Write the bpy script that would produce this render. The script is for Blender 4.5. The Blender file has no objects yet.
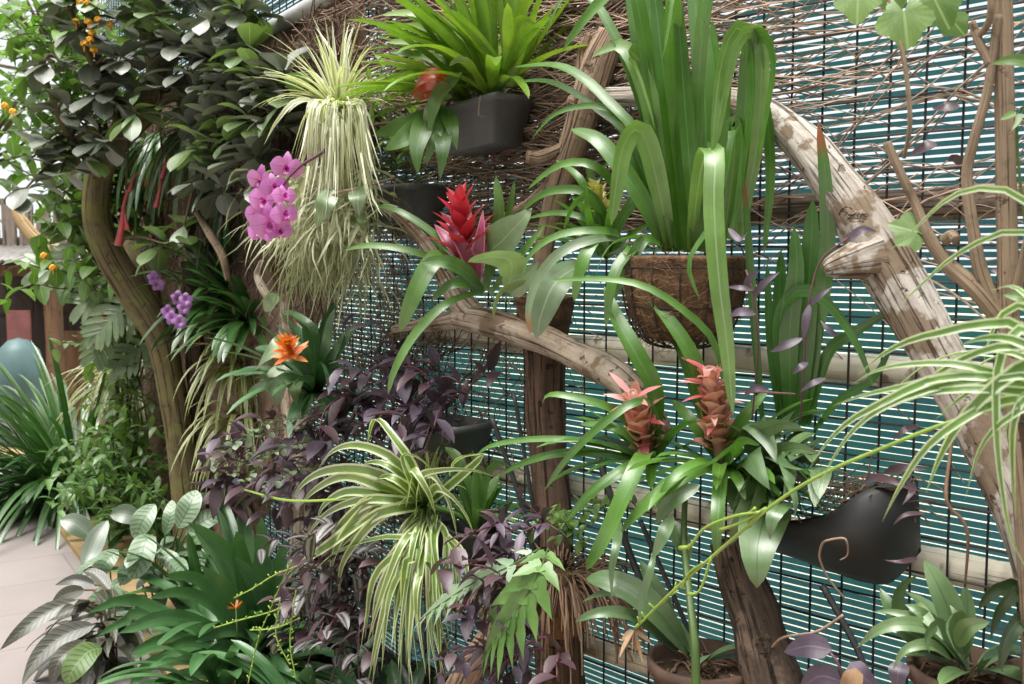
import bpy, math, random
from mathutils import Vector, Matrix, noise
C = bpy.context.scene.collection
SC = bpy.context.scene
R_ = math.radians
# ------------------------------------------------------------------ camera frame (1024 x 684)
F = 1000.0
PITCH = R_(4.7)
CAM = Vector((0, 0, 1.5))
FW = Vector((0, math.cos(PITCH), -math.sin(PITCH)))
UP = Vector((0, math.sin(PITCH), math.cos(PITCH)))
RT = Vector((1, 0, 0))
# the two fence runs (plan): right run passes (0,3) at 45 degrees, left run turns away at the bend
N1 = Vector((-math.sqrt(.5), -math.sqrt(.5), 0)); P1 = Vector((0, 3.0, 0)); A1 = Vector((math.sqrt(.5), -math.sqrt(.5), 0))
BEND = Vector((-.378, 3.378, 0))
az = R_(33); DL = Vector((-math.sin(az), math.cos(az), 0))
N2 = Vector((-math.cos(az), -math.sin(az), 0)); A2 = -DL

def ray(px, py):
    return FW + RT * ((px - 512) / F) + UP * ((342 - py) / F)
def Q(px, py, d):
    return CAM + ray(px, py) * d
def V(px, py, off=0.0):
    r = ray(px, py)
    ts = []
    for n, p in ((N1, P1), (N2, BEND)):
        dn = r.dot(n)
        if abs(dn) > 1e-5:
            t = (off - n.dot(CAM - p)) / dn
            if t > 0: ts.append(t)
    return CAM + r * max(ts)
def depth(p): return (p - CAM).dot(FW)
def pix(n_px, p): return n_px * depth(p) / F

# ------------------------------------------------------------------ mesh builder
CLAMP = [False]
def keep_in(v):      # nothing grows through the fence
    v = Vector(v); o1 = (v - P1).dot(N1); o2 = (v - BEND).dot(N2); o = max(o1, o2)
    if o >= .03 or (v - BEND).dot(DL) > 4.7 or o < -1.5: return v
    return v + (N1 if o1 > o2 else N2) * (.03 - o + .004 * math.sin(v.z * 40))
class MB:
    def __init__(s): s.v = []; s.f = []; s.uv = []; s.r = []
    def add(s, vs, fs, uvs=None, rnd=.5):
        o = len(s.v)
        s.v += [tuple(v) for v in vs]
        s.f += [tuple(i + o for i in f) for f in fs]
        s.uv += uvs if uvs else [(0, 0)] * len(vs)
        s.r += [rnd] * len(vs)
    def build(s, name, mat, parent=None, smooth=True, flat_angle=None):
        me = bpy.data.meshes.new(name)
        if CLAMP[0]: s.v = [keep_in(v) for v in s.v]
        off = Vector(parent_origin(parent)) if parent else Vector((0, 0, 0))
        me.from_pydata([(x - off.x, y - off.y, z - off.z) for x, y, z in s.v], [], s.f)
        uvl = me.uv_layers.new(name='UVMap')
        li = [0] * len(me.loops); me.loops.foreach_get('vertex_index', li)
        buf = []
        for i in li: buf += s.uv[i]
        uvl.data.foreach_set('uv', buf)
        at = me.attributes.new('rnd', 'FLOAT', 'POINT'); at.data.foreach_set('value', s.r)
        me.materials.append(mat)
        if smooth: me.polygons.foreach_set('use_smooth', [True] * len(me.polygons))
        o = bpy.data.objects.new(name, me); C.objects.link(o)
        if parent: o.parent = parent
        return o
ORIG = {}
def parent_origin(p):
    return ORIG.get(p.name, (0, 0, 0))
def thing(name, label, cat, base, group=None):
    o = bpy.data.objects.new(name, None); C.objects.link(o)
    o.empty_display_size = .05
    o.location = base; ORIG[o.name] = tuple(base)
    return tag(o, label, cat, group)
def tag(o, label=None, cat=None, group=None, kind=None):
    if label: o['label'] = label
    if cat: o['category'] = cat
    if group: o['group'] = group
    if kind: o['kind'] = kind
    return o
def sub(mb, name, mat, parent_mesh):          # sub-part: parent is a mesh part whose origin is its thing's base
    p = parent_mesh.parent
    o = mb.build(name, mat, p); o.parent = parent_mesh
    return o

def crom(pts, n):
    if len(pts) == 2:
        a, b = Vector(pts[0]), Vector(pts[1]); return [a.lerp(b, i / (n - 1)) for i in range(n)]
    P = [Vector(p) for p in pts]
    P = [P[0] * 2 - P[1]] + P + [P[-1] * 2 - P[-2]]
    seg = len(pts) - 1
    ln = [(P[i + 2] - P[i + 1]).length for i in range(seg)]
    tot = sum(ln) or 1
    out = []; acc = 0; k = 0
    for i in range(n):
        t = tot * i / (n - 1)
        while k < seg - 1 and t > acc + ln[k]: acc += ln[k]; k += 1
        u = min(1, max(0, (t - acc) / (ln[k] or 1)))
        a, b, c, d = P[k:k + 4]
        out.append(.5 * ((2 * b) + (c - a) * u + (2 * a - 5 * b + 4 * c - d) * u * u + (3 * b - a - 3 * c + d) * u ** 3))
    return out
def lerp1(a, t):
    x = t * (len(a) - 1); i = min(len(a) - 2, int(x)); return a[i] + (a[i + 1] - a[i]) * (x - i)

PROF = {
    'strap': lambda t: (.55 + .45 * min(1, t / .35)) * math.sqrt(max(0, 1 - max(0, (t - .45) / .55) ** 2.2)),
    'grass': lambda t: (.7 + .3 * min(1, t / .25)) * max(0, 1 - max(0, (t - .3) / .7) ** 1.4) ,
    'lance': lambda t: max(0, math.sin(math.pi * t ** .72)) ** .85,
    'ovate': lambda t: max(0, math.sin(math.pi * t ** .62)) ** .7,
    'ellip': lambda t: max(0, math.sin(math.pi * t)) ** .6,
    'obov': lambda t: max(0, math.sin(math.pi * t ** 1.35)) ** .62,
    'lobe': lambda t: max(0, 1 - t ** 1.7) * (.85 + .15 * math.sin(t * 14)),
    'bract': lambda t: (.8 + .2 * t) * max(0, 1 - t ** 2.6),
}
def ribbon(mb, pts, w, prof, N0, fold=.25, rnd=.5, nx=2, pet=0.0, wav=0.0, twist=0.0):
    f = PROF[prof] if isinstance(prof, str) else prof
    n = len(pts); vs = []; uvs = []
    N = Vector(N0)
    for i, p in enumerate(pts):
        T = (pts[min(n - 1, i + 1)] - pts[max(0, i - 1)])
        if T.length < 1e-9: T = Vector((0, 0, 1))
        T.normalize()
        N = N - T * N.dot(T)
        if N.length < 1e-6: N = T.orthogonal()
        N.normalize()
        M = N
        t = i / (n - 1)
        if twist: M = Matrix.Rotation(twist * t, 3, T) @ N
        S = T.cross(M)
        tt = t
        if pet:
            hw = .035 if t < pet else max(.035 * (1 - (t - pet) / (1 - pet)), f((t - pet) / (1 - pet)))
            tt = max(0, (t - pet) / (1 - pet))
        else: hw = f(t)
        hw = max(hw, .012) * w * .5
        for k in range(nx + 1):
            s = k / nx * 2 - 1
            z = fold * abs(s) * hw
            if wav: z += wav * hw * math.sin(t * 19 + (3 if s > 0 else 0)) * abs(s)
            vs.append(p + S * (s * hw) + M * z)
            uvs.append((s * .5 + .5, tt))
    fs = []
    for i in range(n - 1):
        for k in range(nx):
            a = i * (nx + 1) + k
            fs.append((a, a + 1, a + nx + 2, a + nx + 1))
    mb.add(vs, fs, uvs, rnd)

def L(mb, pts, wpx, prof='strap', roll=.45, fold=.3, rnd=None, n=16, conv=None, nx=2, pet=0, rg=random, twist=0, rev=True):
    """one leaf along a list of (px, py, offset-from-fence) given tip first; becomes a real curved blade"""
    conv = conv or V
    if rev: pts = pts[::-1]
    if len(pts[0]) == 2: pts = [(a, b, .25) for a, b in pts]
    q = [conv(x, y, o) for x, y, o in pts]
    q = crom(q, n)
    mid = q[len(q) // 2]
    vd = (CAM - mid).normalized()
    T = (q[len(q) // 2 + 1] - q[len(q) // 2 - 1]).normalized()
    Nn = vd - T * vd.dot(T); Nn.normalize()
    a = Matrix.Rotation(roll, 3, T) @ Nn; b = Matrix.Rotation(-roll, 3, T) @ Nn
    Nn = a if a.z > b.z else b
    # carry the mid normal back to the root
    i0 = len(q) // 2
    N = Nn
    for i in range(i0, -1, -1):
        Ti = (q[i + 1] - q[max(0, i - 1)]).normalized()
        N = (N - Ti * N.dot(Ti)).normalized()
    ribbon(mb, q, pix(wpx, mid), prof, N, fold, rg.random() if rnd is None else rnd, nx, pet, twist=twist)

def march(p, d, Ln, n, droop, rg=None, wob=0):
    pts = [p.copy()]; d = d.normalized(); ds = Ln / (n - 1)
    for i in range(n - 1):
        p = p + d * ds; pts.append(p.copy())
        d = d + Vector((0, 0, -droop / (n - 1)))
        if wob: d += Vector((rg.uniform(-wob, wob), rg.uniform(-wob, wob), rg.uniform(-wob, wob)))
        d.normalize()
    return pts
def dirv(a, e):
    a = R_(a); e = R_(e); return Vector((math.cos(a) * math.cos(e), math.sin(a) * math.cos(e), math.sin(e)))
def rosette(mb, rg, c, n, Ln, W, el=(15, 80), azr=(0, 360), droop=1.2, prof='strap', fold=.3, ns=10, pet=0, r0=.015, nx=2, wav=0, vary=.3, twist=.3):
    c = Vector(c)
    for i in range(n):
        a = rg.uniform(*azr); e = rg.uniform(*el)
        d = dirv(a, e)
        h = dirv(a, 0)
        l = Ln * rg.uniform(1 - vary, 1 + vary * .5)
        p = c + h * r0 * rg.uniform(.3, 1)
        pts = march(p, d, l, ns, droop * rg.uniform(.6, 1.3), rg, .02)
        N = Vector((0, 0, 1)) - d * d.z
        if N.length < .1: N = -h
        ribbon(mb, pts, W * rg.uniform(.75, 1.15), prof, N, fold, rg.random(), nx, pet, wav, rg.uniform(-twist, twist))
def tube(mb, pts, rad, seg=8, bump=0.0, bs=6.0, seed=0, cap=True, rnd=.5, vscale=1.0):
    n = len(pts); vs = []; uvs = []
    N = None; ln = 0
    for i, p in enumerate(pts):
        T = (pts[min(n - 1, i + 1)] - pts[max(0, i - 1)])
        if T.length < 1e-9: T = Vector((0, 0, 1))
        T.normalize()
        if N is None: N = T.orthogonal()
        N = N - T * N.dot(T); N.normalize()
        B = T.cross(N)
        if i: ln += (p - pts[i - 1]).length
        r = lerp1(rad, i / (n - 1)) if not isinstance(rad, (int, float)) else rad
        for k in range(seg + 1):
            a = 2 * math.pi * (k % seg) / seg
            u = N * math.cos(a) + B * math.sin(a)
            rr = r
            if bump:
                rr *= 1 + bump * noise.noise(Vector((math.cos(a) * 1.6 + seed, math.sin(a) * 1.6, ln * bs))) \
                      + bump * .6 * noise.noise(Vector((math.cos(a) * 5 + seed, math.sin(a) * 5, ln * bs * .5)))
            vs.append(p + u * rr); uvs.append((k / seg, ln * vscale))
    fs = []
    for i in range(n - 1):
        for k in range(seg):
            a = i * (seg + 1) + k
            fs.append((a, a + 1, a + seg + 2, a + seg + 1))
    if cap:
        for i, flip in ((0, True), (n - 1, False)):
            o = len(vs); vs.append(pts[i]); uvs.append((.5, 0))
            for k in range(seg):
                a = i * (seg + 1) + k
                fs.append((a + 1, a, o) if flip else (a, a + 1, o))
    mb.add(vs, fs, uvs, rnd)
def ptube(mb, pts, wpx, seg=8, n=None, bump=0, seed=0, conv=None, bs=6., rnd=.5):
    """tube through (px,py,off) points, diameters in pixels"""
    conv = conv or V
    q = [conv(*p) for p in pts]
    rad0 = [pix(w, a) / 2 for w, a in zip(wpx, q)] if not isinstance(wpx, (int, float)) else [pix(wpx, a) / 2 for a in q]
    n = n or max(8, 6 * len(pts))
    c = crom(q, n)
    # radius by arc length of control points
    ln = [0]
    for i in range(1, len(q)): ln.append(ln[-1] + (q[i] - q[i - 1]).length)
    rr = []
    for i in range(n):
        t = ln[-1] * i / (n - 1); k = 0
        while k < len(q) - 2 and t > ln[k + 1]: k += 1
        u = (t - ln[k]) / max(1e-9, ln[k + 1] - ln[k]); rr.append(rad0[k] + (rad0[k + 1] - rad0[k]) * u)
    tube(mb, c, rr, seg, bump, bs, seed, rnd=rnd)
    return c
def lathe(mb, c, prof, seg=28, rnd=.5, nz=0.0, seed=0, sx=1, ax=None):
    vs = []; uvs = []; c = Vector(c); ax = ax or Vector((1, 0, 0)); ay = Vector((0, 0, 1)).cross(ax)
    m = len(prof)
    for i, (r, z) in enumerate(prof):
        for k in range(seg + 1):
            a = 2 * math.pi * (k % seg) / seg
            d = ax * (math.cos(a) * sx) + ay * math.sin(a)
            rr = r * (1 + nz * noise.noise(Vector((math.cos(a) * 4 + seed, math.sin(a) * 4, z * 40))))
            vs.append(c + d * rr + Vector((0, 0, z))); uvs.append((k / seg, i / (m - 1)))
    fs = []
    for i in range(m - 1):
        for k in range(seg):
            a = i * (seg + 1) + k
            fs.append((a, a + 1, a + seg + 2, a + seg + 1))
    mb.add(vs, fs, uvs, rnd)
def box(mb, c, ax, ay, az_, sx, sy, sz, tx=1, ty=1, rnd=.5):
    """box centred on c along axes, bottom face scaled by tx, ty"""
    vs = []
    for z, fx, fy in ((-1, tx, ty), (1, 1, 1)):
        for x, y in ((-1, -1), (1, -1), (1, 1), (-1, 1)):
            vs.append(c + ax * (x * sx * fx / 2) + ay * (y * sy * fy / 2) + az_ * (z * sz / 2))
    fs = [(0, 3, 2, 1), (4, 5, 6, 7), (0, 1, 5, 4), (1, 2, 6, 5), (2, 3, 7, 6), (3, 0, 4, 7)]
    mb.add(vs, fs, [(v.dot(ax), v.dot(az_)) for v in [Vector(q) for q in vs]], rnd)
ZV = Vector((0, 0, 1))
def trough(mb, c, ax, ay, lx, ly, h, taper=.8, th=.006, rim=.012):
    """open tapered planter, c at the centre of the rim"""
    def loop(z, sx, sy): return [c + ax * (x * sx / 2) + ay * (y * sy / 2) + ZV * z for x, y in ((-1, -1), (-.8, -1.06), (.8, -1.06), (1, -1), (1.02, 0), (1, 1), (.8, 1.06), (-.8, 1.06), (-1, 1), (-1.02, 0))]
    rings = [loop(-h, lx * taper * .96, ly * taper * .96), loop(-h * .96, lx * taper, ly * taper), loop(-rim * 1.6, lx * .985, ly * .985), loop(-rim * 1.5, lx + rim, ly + rim), loop(0, lx + rim * 1.2, ly + rim * 1.2),
             loop(0, lx - th, ly - th), loop(-h * .3, lx * .94 - th, ly * .94 - th), loop(-h * .32, .01, .01)]
    vs = [v for r in rings for v in r]; k = 10; fs = [tuple(range(k))[::-1]]
    for i in range(len(rings) - 1):
        for j in range(k):
            fs.append((i * k + j, i * k + (j + 1) % k, (i + 1) * k + (j + 1) % k, (i + 1) * k + j))
    mb.add(vs, fs, [(v.dot(ax), v.z) for v in vs])
def vine(ms, ml, rg, path, r, spacing, Ln, W, prof='lance', fold=.25, droop=.8, ns=6, spread=1.0, up=.3, pet=0, nx=2, face=None):
    ln = 0; nxt = spacing * rg.random(); side = rg.random() * 6.28
    for i in range(1, len(path)):
        sl = (path[i] - path[i - 1]).length; T = (path[i] - path[i - 1]).normalized()
        while nxt < ln + sl:
            p = path[i - 1].lerp(path[i], (nxt - ln) / sl)
            side += 2.4
            o = T.orthogonal(); o = Matrix.Rotation(side, 3, T) @ o
            d = (T * (1 - spread * .5) + o * spread + ZV * up)
            if face is not None: d += face * .5
            d.normalize()
            l = Ln * rg.uniform(.6, 1.15)
            pts = march(p, d, l, ns, droop * rg.uniform(.5, 1.3), rg, .04)
            N = ZV - d * d.z
            if N.length < .2: N = o
            ribbon(ml, pts, W * l / Ln * rg.uniform(.8, 1.15), prof, N, fold, rg.random(), nx, pet, 0, rg.uniform(-.4, .4))
            nxt += spacing * rg.uniform(.7, 1.3)
        ln += sl
    if ms is not None: tube(ms, path, [r, r, r * .5], 5)
def hang(rg, p, d, l, n=14, droop=2.2, wob=.1):
    return march(Vector(p), Vector(d), l, n, droop, rg, wob)
# ------------------------------------------------------------------ materials
class NT:
    def __init__(s, name):
        s.m = bpy.data.materials.new(name); s.m.use_nodes = True; s.t = s.m.node_tree; s.t.nodes.clear()
        s.out = s.t.nodes.new('ShaderNodeOutputMaterial')
    def n(s, typ, **kw):
        nd = s.t.nodes.new('ShaderNode' + typ)
        for k, v in kw.items():
            if k.startswith('i_'):
                nm = k[2:]; nm = int(nm) if nm.isdigit() else nm.replace('_', ' ')
                sock = nd.inputs[nm]
                if isinstance(v, bpy.types.NodeSocket): s.t.links.new(v, sock)
                else: sock.default_value = v
            else: setattr(nd, k, v)
        return nd
    def math(s, op, a, b=None, c=None):
        nd = s.t.nodes.new('ShaderNodeMath'); nd.operation = op
        for i, x in enumerate((a, b, c)):
            if x is None: continue
            if isinstance(x, bpy.types.NodeSocket): s.t.links.new(x, nd.inputs[i])
            else: nd.inputs[i].default_value = x
        return nd.outputs[0]
    def mix(s, f, a, b, mode='MIX'):
        nd = s.t.nodes.new('ShaderNodeMix'); nd.data_type = 'RGBA'; nd.blend_type = mode
        for i, x in ((0, f), (6, a), (7, b)):
            if isinstance(x, bpy.types.NodeSocket): s.t.links.new(x, nd.inputs[i])
            elif i == 0: nd.inputs[0].default_value = x
            else: nd.inputs[i].default_value = (*x[:3], 1)
        return nd.outputs[2]
    def ss(s, x, a, b):
        nd = s.t.nodes.new('ShaderNodeMapRange'); nd.interpolation_type = 'SMOOTHSTEP'
        s.t.links.new(x, nd.inputs[0]); nd.inputs[1].default_value = a; nd.inputs[2].default_value = b
        return nd.outputs[0]
    def noise(s, vec, scale, detail=3, rough=.55):
        nd = s.n('TexNoise', i_Scale=scale, i_Detail=detail, i_Roughness=rough)
        if vec is not None: s.t.links.new(vec, nd.inputs['Vector'])
        return nd.outputs['Fac']
    def map(s, vec, sc):
        nd = s.n('Mapping'); nd.inputs['Scale'].default_value = sc; s.t.links.new(vec, nd.inputs['Vector']); return nd.outputs[0]
    def fin(s, col, rough=.5, spec=.5, bump=None, bs=.2, bd=.002, trans=0, tcol=None, metal=0, coat=0):
        p = s.n('BsdfPrincipled')
        for k, v in (('Base Color', col), ('Roughness', rough), ('Specular IOR Level', spec), ('Metallic', metal), ('Coat Weight', coat), ('Coat Roughness', .33)):
            if isinstance(v, bpy.types.NodeSocket): s.t.links.new(v, p.inputs[k])
            elif k == 'Base Color': p.inputs[k].default_value = (*v[:3], 1)
            else: p.inputs[k].default_value = v
        if bump is not None:
            b = s.n('Bump', i_Strength=bs, i_Distance=bd, i_Height=bump); s.t.links.new(b.outputs[0], p.inputs['Normal'])
        o = p.outputs[0]
        if trans:
            tr = s.n('BsdfTranslucent')
            tc = tcol if tcol is not None else col
            if isinstance(tc, bpy.types.NodeSocket): s.t.links.new(tc, tr.inputs[0])
            else: tr.inputs[0].default_value = (*tc[:3], 1)
            mx = s.n('MixShader', i_0=trans); s.t.links.new(o, mx.inputs[1]); s.t.links.new(tr.outputs[0], mx.inputs[2]); o = mx.outputs[0]
        s.t.links.new(o, s.out.inputs[0]); return s.m

def leaf_mat(name, a, b, mid=None, midw=.07, edge=None, edgew=.7, rough=.36, trans=.22, vein=None, vf=9, tip=None, stri=.35, spec=.85, dirt=None, stripe=None, coat=.6):
    k = NT(name)
    uv = k.n('TexCoord').outputs['UV']; ob = k.n('TexCoord').outputs['Object']
    sx = k.n('SeparateXYZ'); k.t.links.new(uv, sx.inputs[0]); x, y = sx.outputs[0], sx.outputs[1]
    rnd = k.n('Attribute', attribute_name='rnd').outputs['Fac']
    e = k.math('ABSOLUTE', k.math('MULTIPLY_ADD', x, 2, -1))
    col = k.mix(rnd, a, b)
    nz = k.noise(ob, 14, 4)
    col = k.mix(k.ss(nz, .35, .7), k.mix(1, col, (.72, .75, .72), 'MULTIPLY'), col)
    st = k.noise(k.map(uv, (28, 1.2, 1)), 1, 2)
    if stri: col = k.mix(k.math('MULTIPLY', k.ss(st, .3, .7), stri), col, k.mix(1, col, (1.5, 1.45, 1.3), 'MULTIPLY'))
    if stripe:   # pale lengthwise stripes either side of the midrib
        s2 = k.math('MULTIPLY', k.ss(e, .18, .3), k.math('SUBTRACT', 1, k.ss(e, .62, .76)))
        col = k.mix(k.math('MULTIPLY', s2, .85), col, stripe)
    bump = st
    if vein:
        w = k.math('SINE', k.math('MULTIPLY', k.math('SUBTRACT', y, k.math('MULTIPLY', e, .12)), vf * 6.283))
        wv = k.ss(w, .1, .9)
        col = k.mix(k.math('MULTIPLY', k.math('MULTIPLY', wv, k.math('SUBTRACT', 1, k.ss(e, .75, .95))), .8), col, vein)
        bump = wv
    if edge: col = k.mix(k.ss(k.math('ADD', e, k.math('MULTIPLY', st, .12)), edgew, edgew + .1), col, edge)
    if mid: col = k.mix(k.math('SUBTRACT', 1, k.ss(e, midw * .5, midw)), col, mid)
    if tip: col = k.mix(k.math('MULTIPLY', k.ss(y, .86, .95), k.ss(rnd, .45, .55)), col, tip)
    if dirt: col = k.mix(k.math('MULTIPLY', k.ss(k.noise(ob, 60, 3), .6, .75), .7), col, dirt)
    tc = k.mix(1, col, (1.25, 1.35, .7), 'MULTIPLY')
    return k.fin(col, k.math('MULTIPLY_ADD', nz, .25, rough - .1), spec, bump, .35, .0015, trans, tc, coat=coat)
def bark_mat(name, a, b, c=None, sc=1.0, rough=.85, cthr=(.5, .62), bs=.9):
    k = NT(name)
    ob = k.n('TexCoord').outputs['Object']; uv = k.n('TexCoord').outputs['UV']
    g = k.noise(k.map(uv, (14, 3.2 * sc, 1)), 1, 6, .65)
    m = k.noise(ob, 26 * sc, 6, .65)
    col = k.mix(k.ss(g, .3, .7), a, b)
    col = k.mix(k.math('MULTIPLY', k.ss(m, .5, .72), .5), col, k.mix(1, col, (.35, .33, .3), 'MULTIPLY'))
    if c: col = k.mix(k.ss(k.noise(ob, 7 * sc, 4, .6), *cthr), col, c)
    ck = k.noise(k.map(uv, (30, 2.2 * sc, 1)), 1, 4, .6)
    crack = k.math('MULTIPLY', k.math('SUBTRACT', 1, k.ss(ck, .39, .45)), k.ss(k.noise(ob, 5, 2), .25, .5))
    col = k.mix(k.math('MULTIPLY', crack, .85), col, k.mix(1, col, (.22, .19, .17), 'MULTIPLY'))
    pit = k.math('SUBTRACT', 1, k.ss(k.noise(ob, 22 * sc, 3, .6), .30, .38))
    col = k.mix(k.math('MULTIPLY', pit, .8), col, k.mix(1, col, (.25, .2, .17), 'MULTIPLY'))
    h = k.math('SUBTRACT', k.math('ADD', g, k.math('MULTIPLY', m, .7)), k.math('MULTIPLY', k.math('ADD', crack, pit), .8))
    return k.fin(col, rough, .25, h, bs, .006)
def plain(name, a, b=None, rough=.6, sc=20, bs=.2, metal=0, spec=.4, trans=0, bd=.002):
    k = NT(name); ob = k.n('TexCoord').outputs['Object']
    nz = k.noise(ob, sc, 5, .6)
    col = k.mix(k.ss(nz, .3, .7), a, b or tuple(x * .75 for x in a))
    rnd = k.n('Attribute', attribute_name='rnd').outputs['Fac']
    col = k.mix(1, col, k.mix(rnd, (.8, .8, .8), (1.2, 1.2, 1.2)), 'MULTIPLY')
    return k.fin(col, rough, spec, nz, bs, bd, trans, metal=metal)
M = {}
# greens
M['basket'] = leaf_mat('strap_green', (.070, .190, .018), (.125, .285, .042), mid=(.12, .28, .06), midw=.1, rough=.33, trans=.25)
M['strap_pale'] = leaf_mat('pale_strap_green', (.16, .30, .07), (.22, .38, .10), mid=(.3, .42, .2), midw=.1, rough=.36, trans=.25)
M['grey_strap'] = leaf_mat('grey_green_strap', (.15, .23, .13), (.24, .33, .19), mid=(.3, .38, .23), midw=.08, rough=.38, tip=(.3, .13, .05))
M['lime'] = leaf_mat('lime_bromeliad_leaf', (.14, .28, .022), (.24, .38, .04), rough=.28, trans=.3)
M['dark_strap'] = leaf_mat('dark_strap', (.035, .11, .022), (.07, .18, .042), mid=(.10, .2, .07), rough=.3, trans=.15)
M['upright'] = leaf_mat('saturated_strap_green', (.042, .145, .018), (.08, .215, .032), mid=(.1, .24, .05), rough=.32, tip=(.28, .09, .04), trans=.2)
M['clivia'] = leaf_mat('glossy_dark_strap', (.05, .145, .045), (.10, .225, .085), mid=(.11, .21, .09), midw=.06, rough=.3, trans=.12)
M['spider'] = leaf_mat('variegated_spider_leaf', (.15, .27, .05), (.25, .36, .08), edge=(.66, .70, .46), edgew=.6, rough=.4, trans=.3, stri=.2)
M['spider_fg'] = leaf_mat('white_margin_spider_leaf', (.12, .27, .04), (.19, .35, .065), edge=(.74, .80, .60), edgew=.62, rough=.4, trans=.3, stri=.2)
M['spider_straw'] = leaf_mat('straw_spider_leaf', (.38, .43, .24), (.50, .52, .33), edge=(.74, .73, .58), edgew=.45, rough=.5, trans=.3)
M['spider_old'] = leaf_mat('olive_spider_leaf', (.14, .20, .045), (.26, .29, .09), edge=(.45, .46, .22), edgew=.6, rough=.5, trans=.25)
M['moss'] = leaf_mat('grey_green_moss', (.40, .43, .27), (.58, .58, .40), rough=.7, trans=.2)
M['canopy'] = leaf_mat('grey_tree_leaf', (.105, .125, .098), (.165, .18, .145), mid=(.2, .22, .16), midw=.05, rough=.42, trans=.1)
M['canopy_green'] = leaf_mat('green_tree_leaf', (.10, .17, .05), (.17, .25, .08), mid=(.24, .3, .13), midw=.06, rough=.4, trans=.25)
M['lantana'] = leaf_mat('lantana_leaf', (.09, .20, .03), (.18, .32, .06), mid=(.25, .4, .1), midw=.06, rough=.5, trans=.4)
M['light'] = leaf_mat('light_green_leaf', (.13, .24, .05), (.22, .36, .09), mid=(.3, .42, .15), midw=.06, rough=.45, trans=.35)
M['mid'] = leaf_mat('mid_green_leaf', (.075, .18, .03), (.13, .27, .055), mid=(.16, .25, .09), midw=.06, rough=.4, trans=.22)
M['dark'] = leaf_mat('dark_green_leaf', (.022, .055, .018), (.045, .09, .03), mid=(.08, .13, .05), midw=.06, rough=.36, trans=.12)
M['orchid'] = leaf_mat('orchid_leaf', (.115, .205, .085), (.19, .30, .125), mid=(.06, .12, .045), midw=.05, rough=.36, trans=.12, stri=.15)
M['broad'] = leaf_mat('pale_broad_leaf', (.17, .26, .12), (.27, .37, .20), mid=(.32, .42, .25), midw=.05, rough=.38, trans=.25)
M['calathea'] = leaf_mat('calathea_leaf', (.20, .30, .19), (.28, .38, .25), vein=(.07, .15, .075), vf=9, mid=(.09, .17, .08), midw=.08, rough=.42, coat=.25, trans=.15)
M['brownleaf'] = leaf_mat('dark_bronze_leaf', (.045, .045, .033), (.085, .085, .058), mid=(.14, .15, .09), midw=.06, vein=(.028, .026, .02), vf=12, rough=.42, coat=.2, trans=.08)
M['ribbed'] = leaf_mat('ribbed_green_leaf', (.11, .19, .06), (.15, .24, .08), mid=(.22, .3, .13), vein=(.07, .12, .04), vf=10, rough=.45, coat=.2)
M['purple'] = leaf_mat('purple_leaf', (.075, .046, .080), (.145, .10, .16), mid=(.16, .11, .16), midw=.06, rough=.45, coat=.2, trans=.15, stri=.2)
M['purple_dark'] = leaf_mat('dark_purple_leaf', (.06, .026, .04), (.12, .062, .08), rough=.45, coat=.15, trans=.15, stri=.2)
M['zebrina'] = leaf_mat('silver_striped_purple_leaf', (.06, .03, .05), (.10, .055, .075), stripe=(.30, .32, .30), rough=.42, coat=.2, trans=.12, stri=.1)
M['fern'] = leaf_mat('fern_leaf', (.10, .23, .04), (.17, .33, .07), rough=.5, trans=.3)
M['string'] = leaf_mat('grey_green_string_leaf', (.12, .17, .10), (.19, .25, .15), rough=.5)
M['fern_pale'] = leaf_mat('blue_green_fern_leaf', (.30, .44, .28), (.42, .56, .38), rough=.5, trans=.25)
M['red_bract'] = leaf_mat('crimson_bract', (.50, .012, .035), (.66, .05, .10), rough=.35, trans=.2, stri=.1)
M['wine'] = leaf_mat('wine_pink_bract', (.42, .05, .16), (.36, .025, .09), rough=.38, trans=.2, edge=(.55, .2, .3), edgew=.75, stri=.2)
M['salmon'] = leaf_mat('salmon_bract', (.88, .38, .31), (.90, .52, .45), rough=.42, trans=.2, stri=.15)
M['pink_tip'] = leaf_mat('pink_bract', (.72, .09, .13), (.78, .42, .40), rough=.42, trans=.2, stri=.15)
M['orange'] = leaf_mat('orange_bract', (.85, .16, .012), (.88, .30, .03), rough=.4, trans=.25, stri=.1)
M['yellow'] = leaf_mat('yellow_bract', (.66, .56, .12), (.76, .70, .28), rough=.42, trans=.25, stri=.1)
M['red_leaf'] = leaf_mat('orange_red_spathe', (.48, .055, .018), (.55, .10, .03), mid=(.3, .03, .01), rough=.3, trans=.2)
M['orchid_pet'] = leaf_mat('magenta_petal', (.60, .14, .60), (.72, .28, .72), mid=(.5, .08, .5), midw=.05, rough=.5, trans=.3, stri=.3)
M['orchid_lip'] = leaf_mat('deep_magenta_lip', (.42, .02, .30), (.5, .04, .36), rough=.45, trans=.15)
M['violet_pet'] = leaf_mat('violet_petal', (.36, .12, .48), (.46, .2, .58), rough=.5, trans=.25)
M['coral'] = leaf_mat('coral_bract', (.6, .07, .09), (.68, .14, .15), rough=.45, trans=.25)
M['lant_fl'] = plain('lantana_petal', (.9, .36, .02), (.95, .55, .05), .5, 60, .1)
M['dead'] = leaf_mat('dead_leaf', (.24, .13, .06), (.34, .2, .1), rough=.7, trans=.1)
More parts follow.
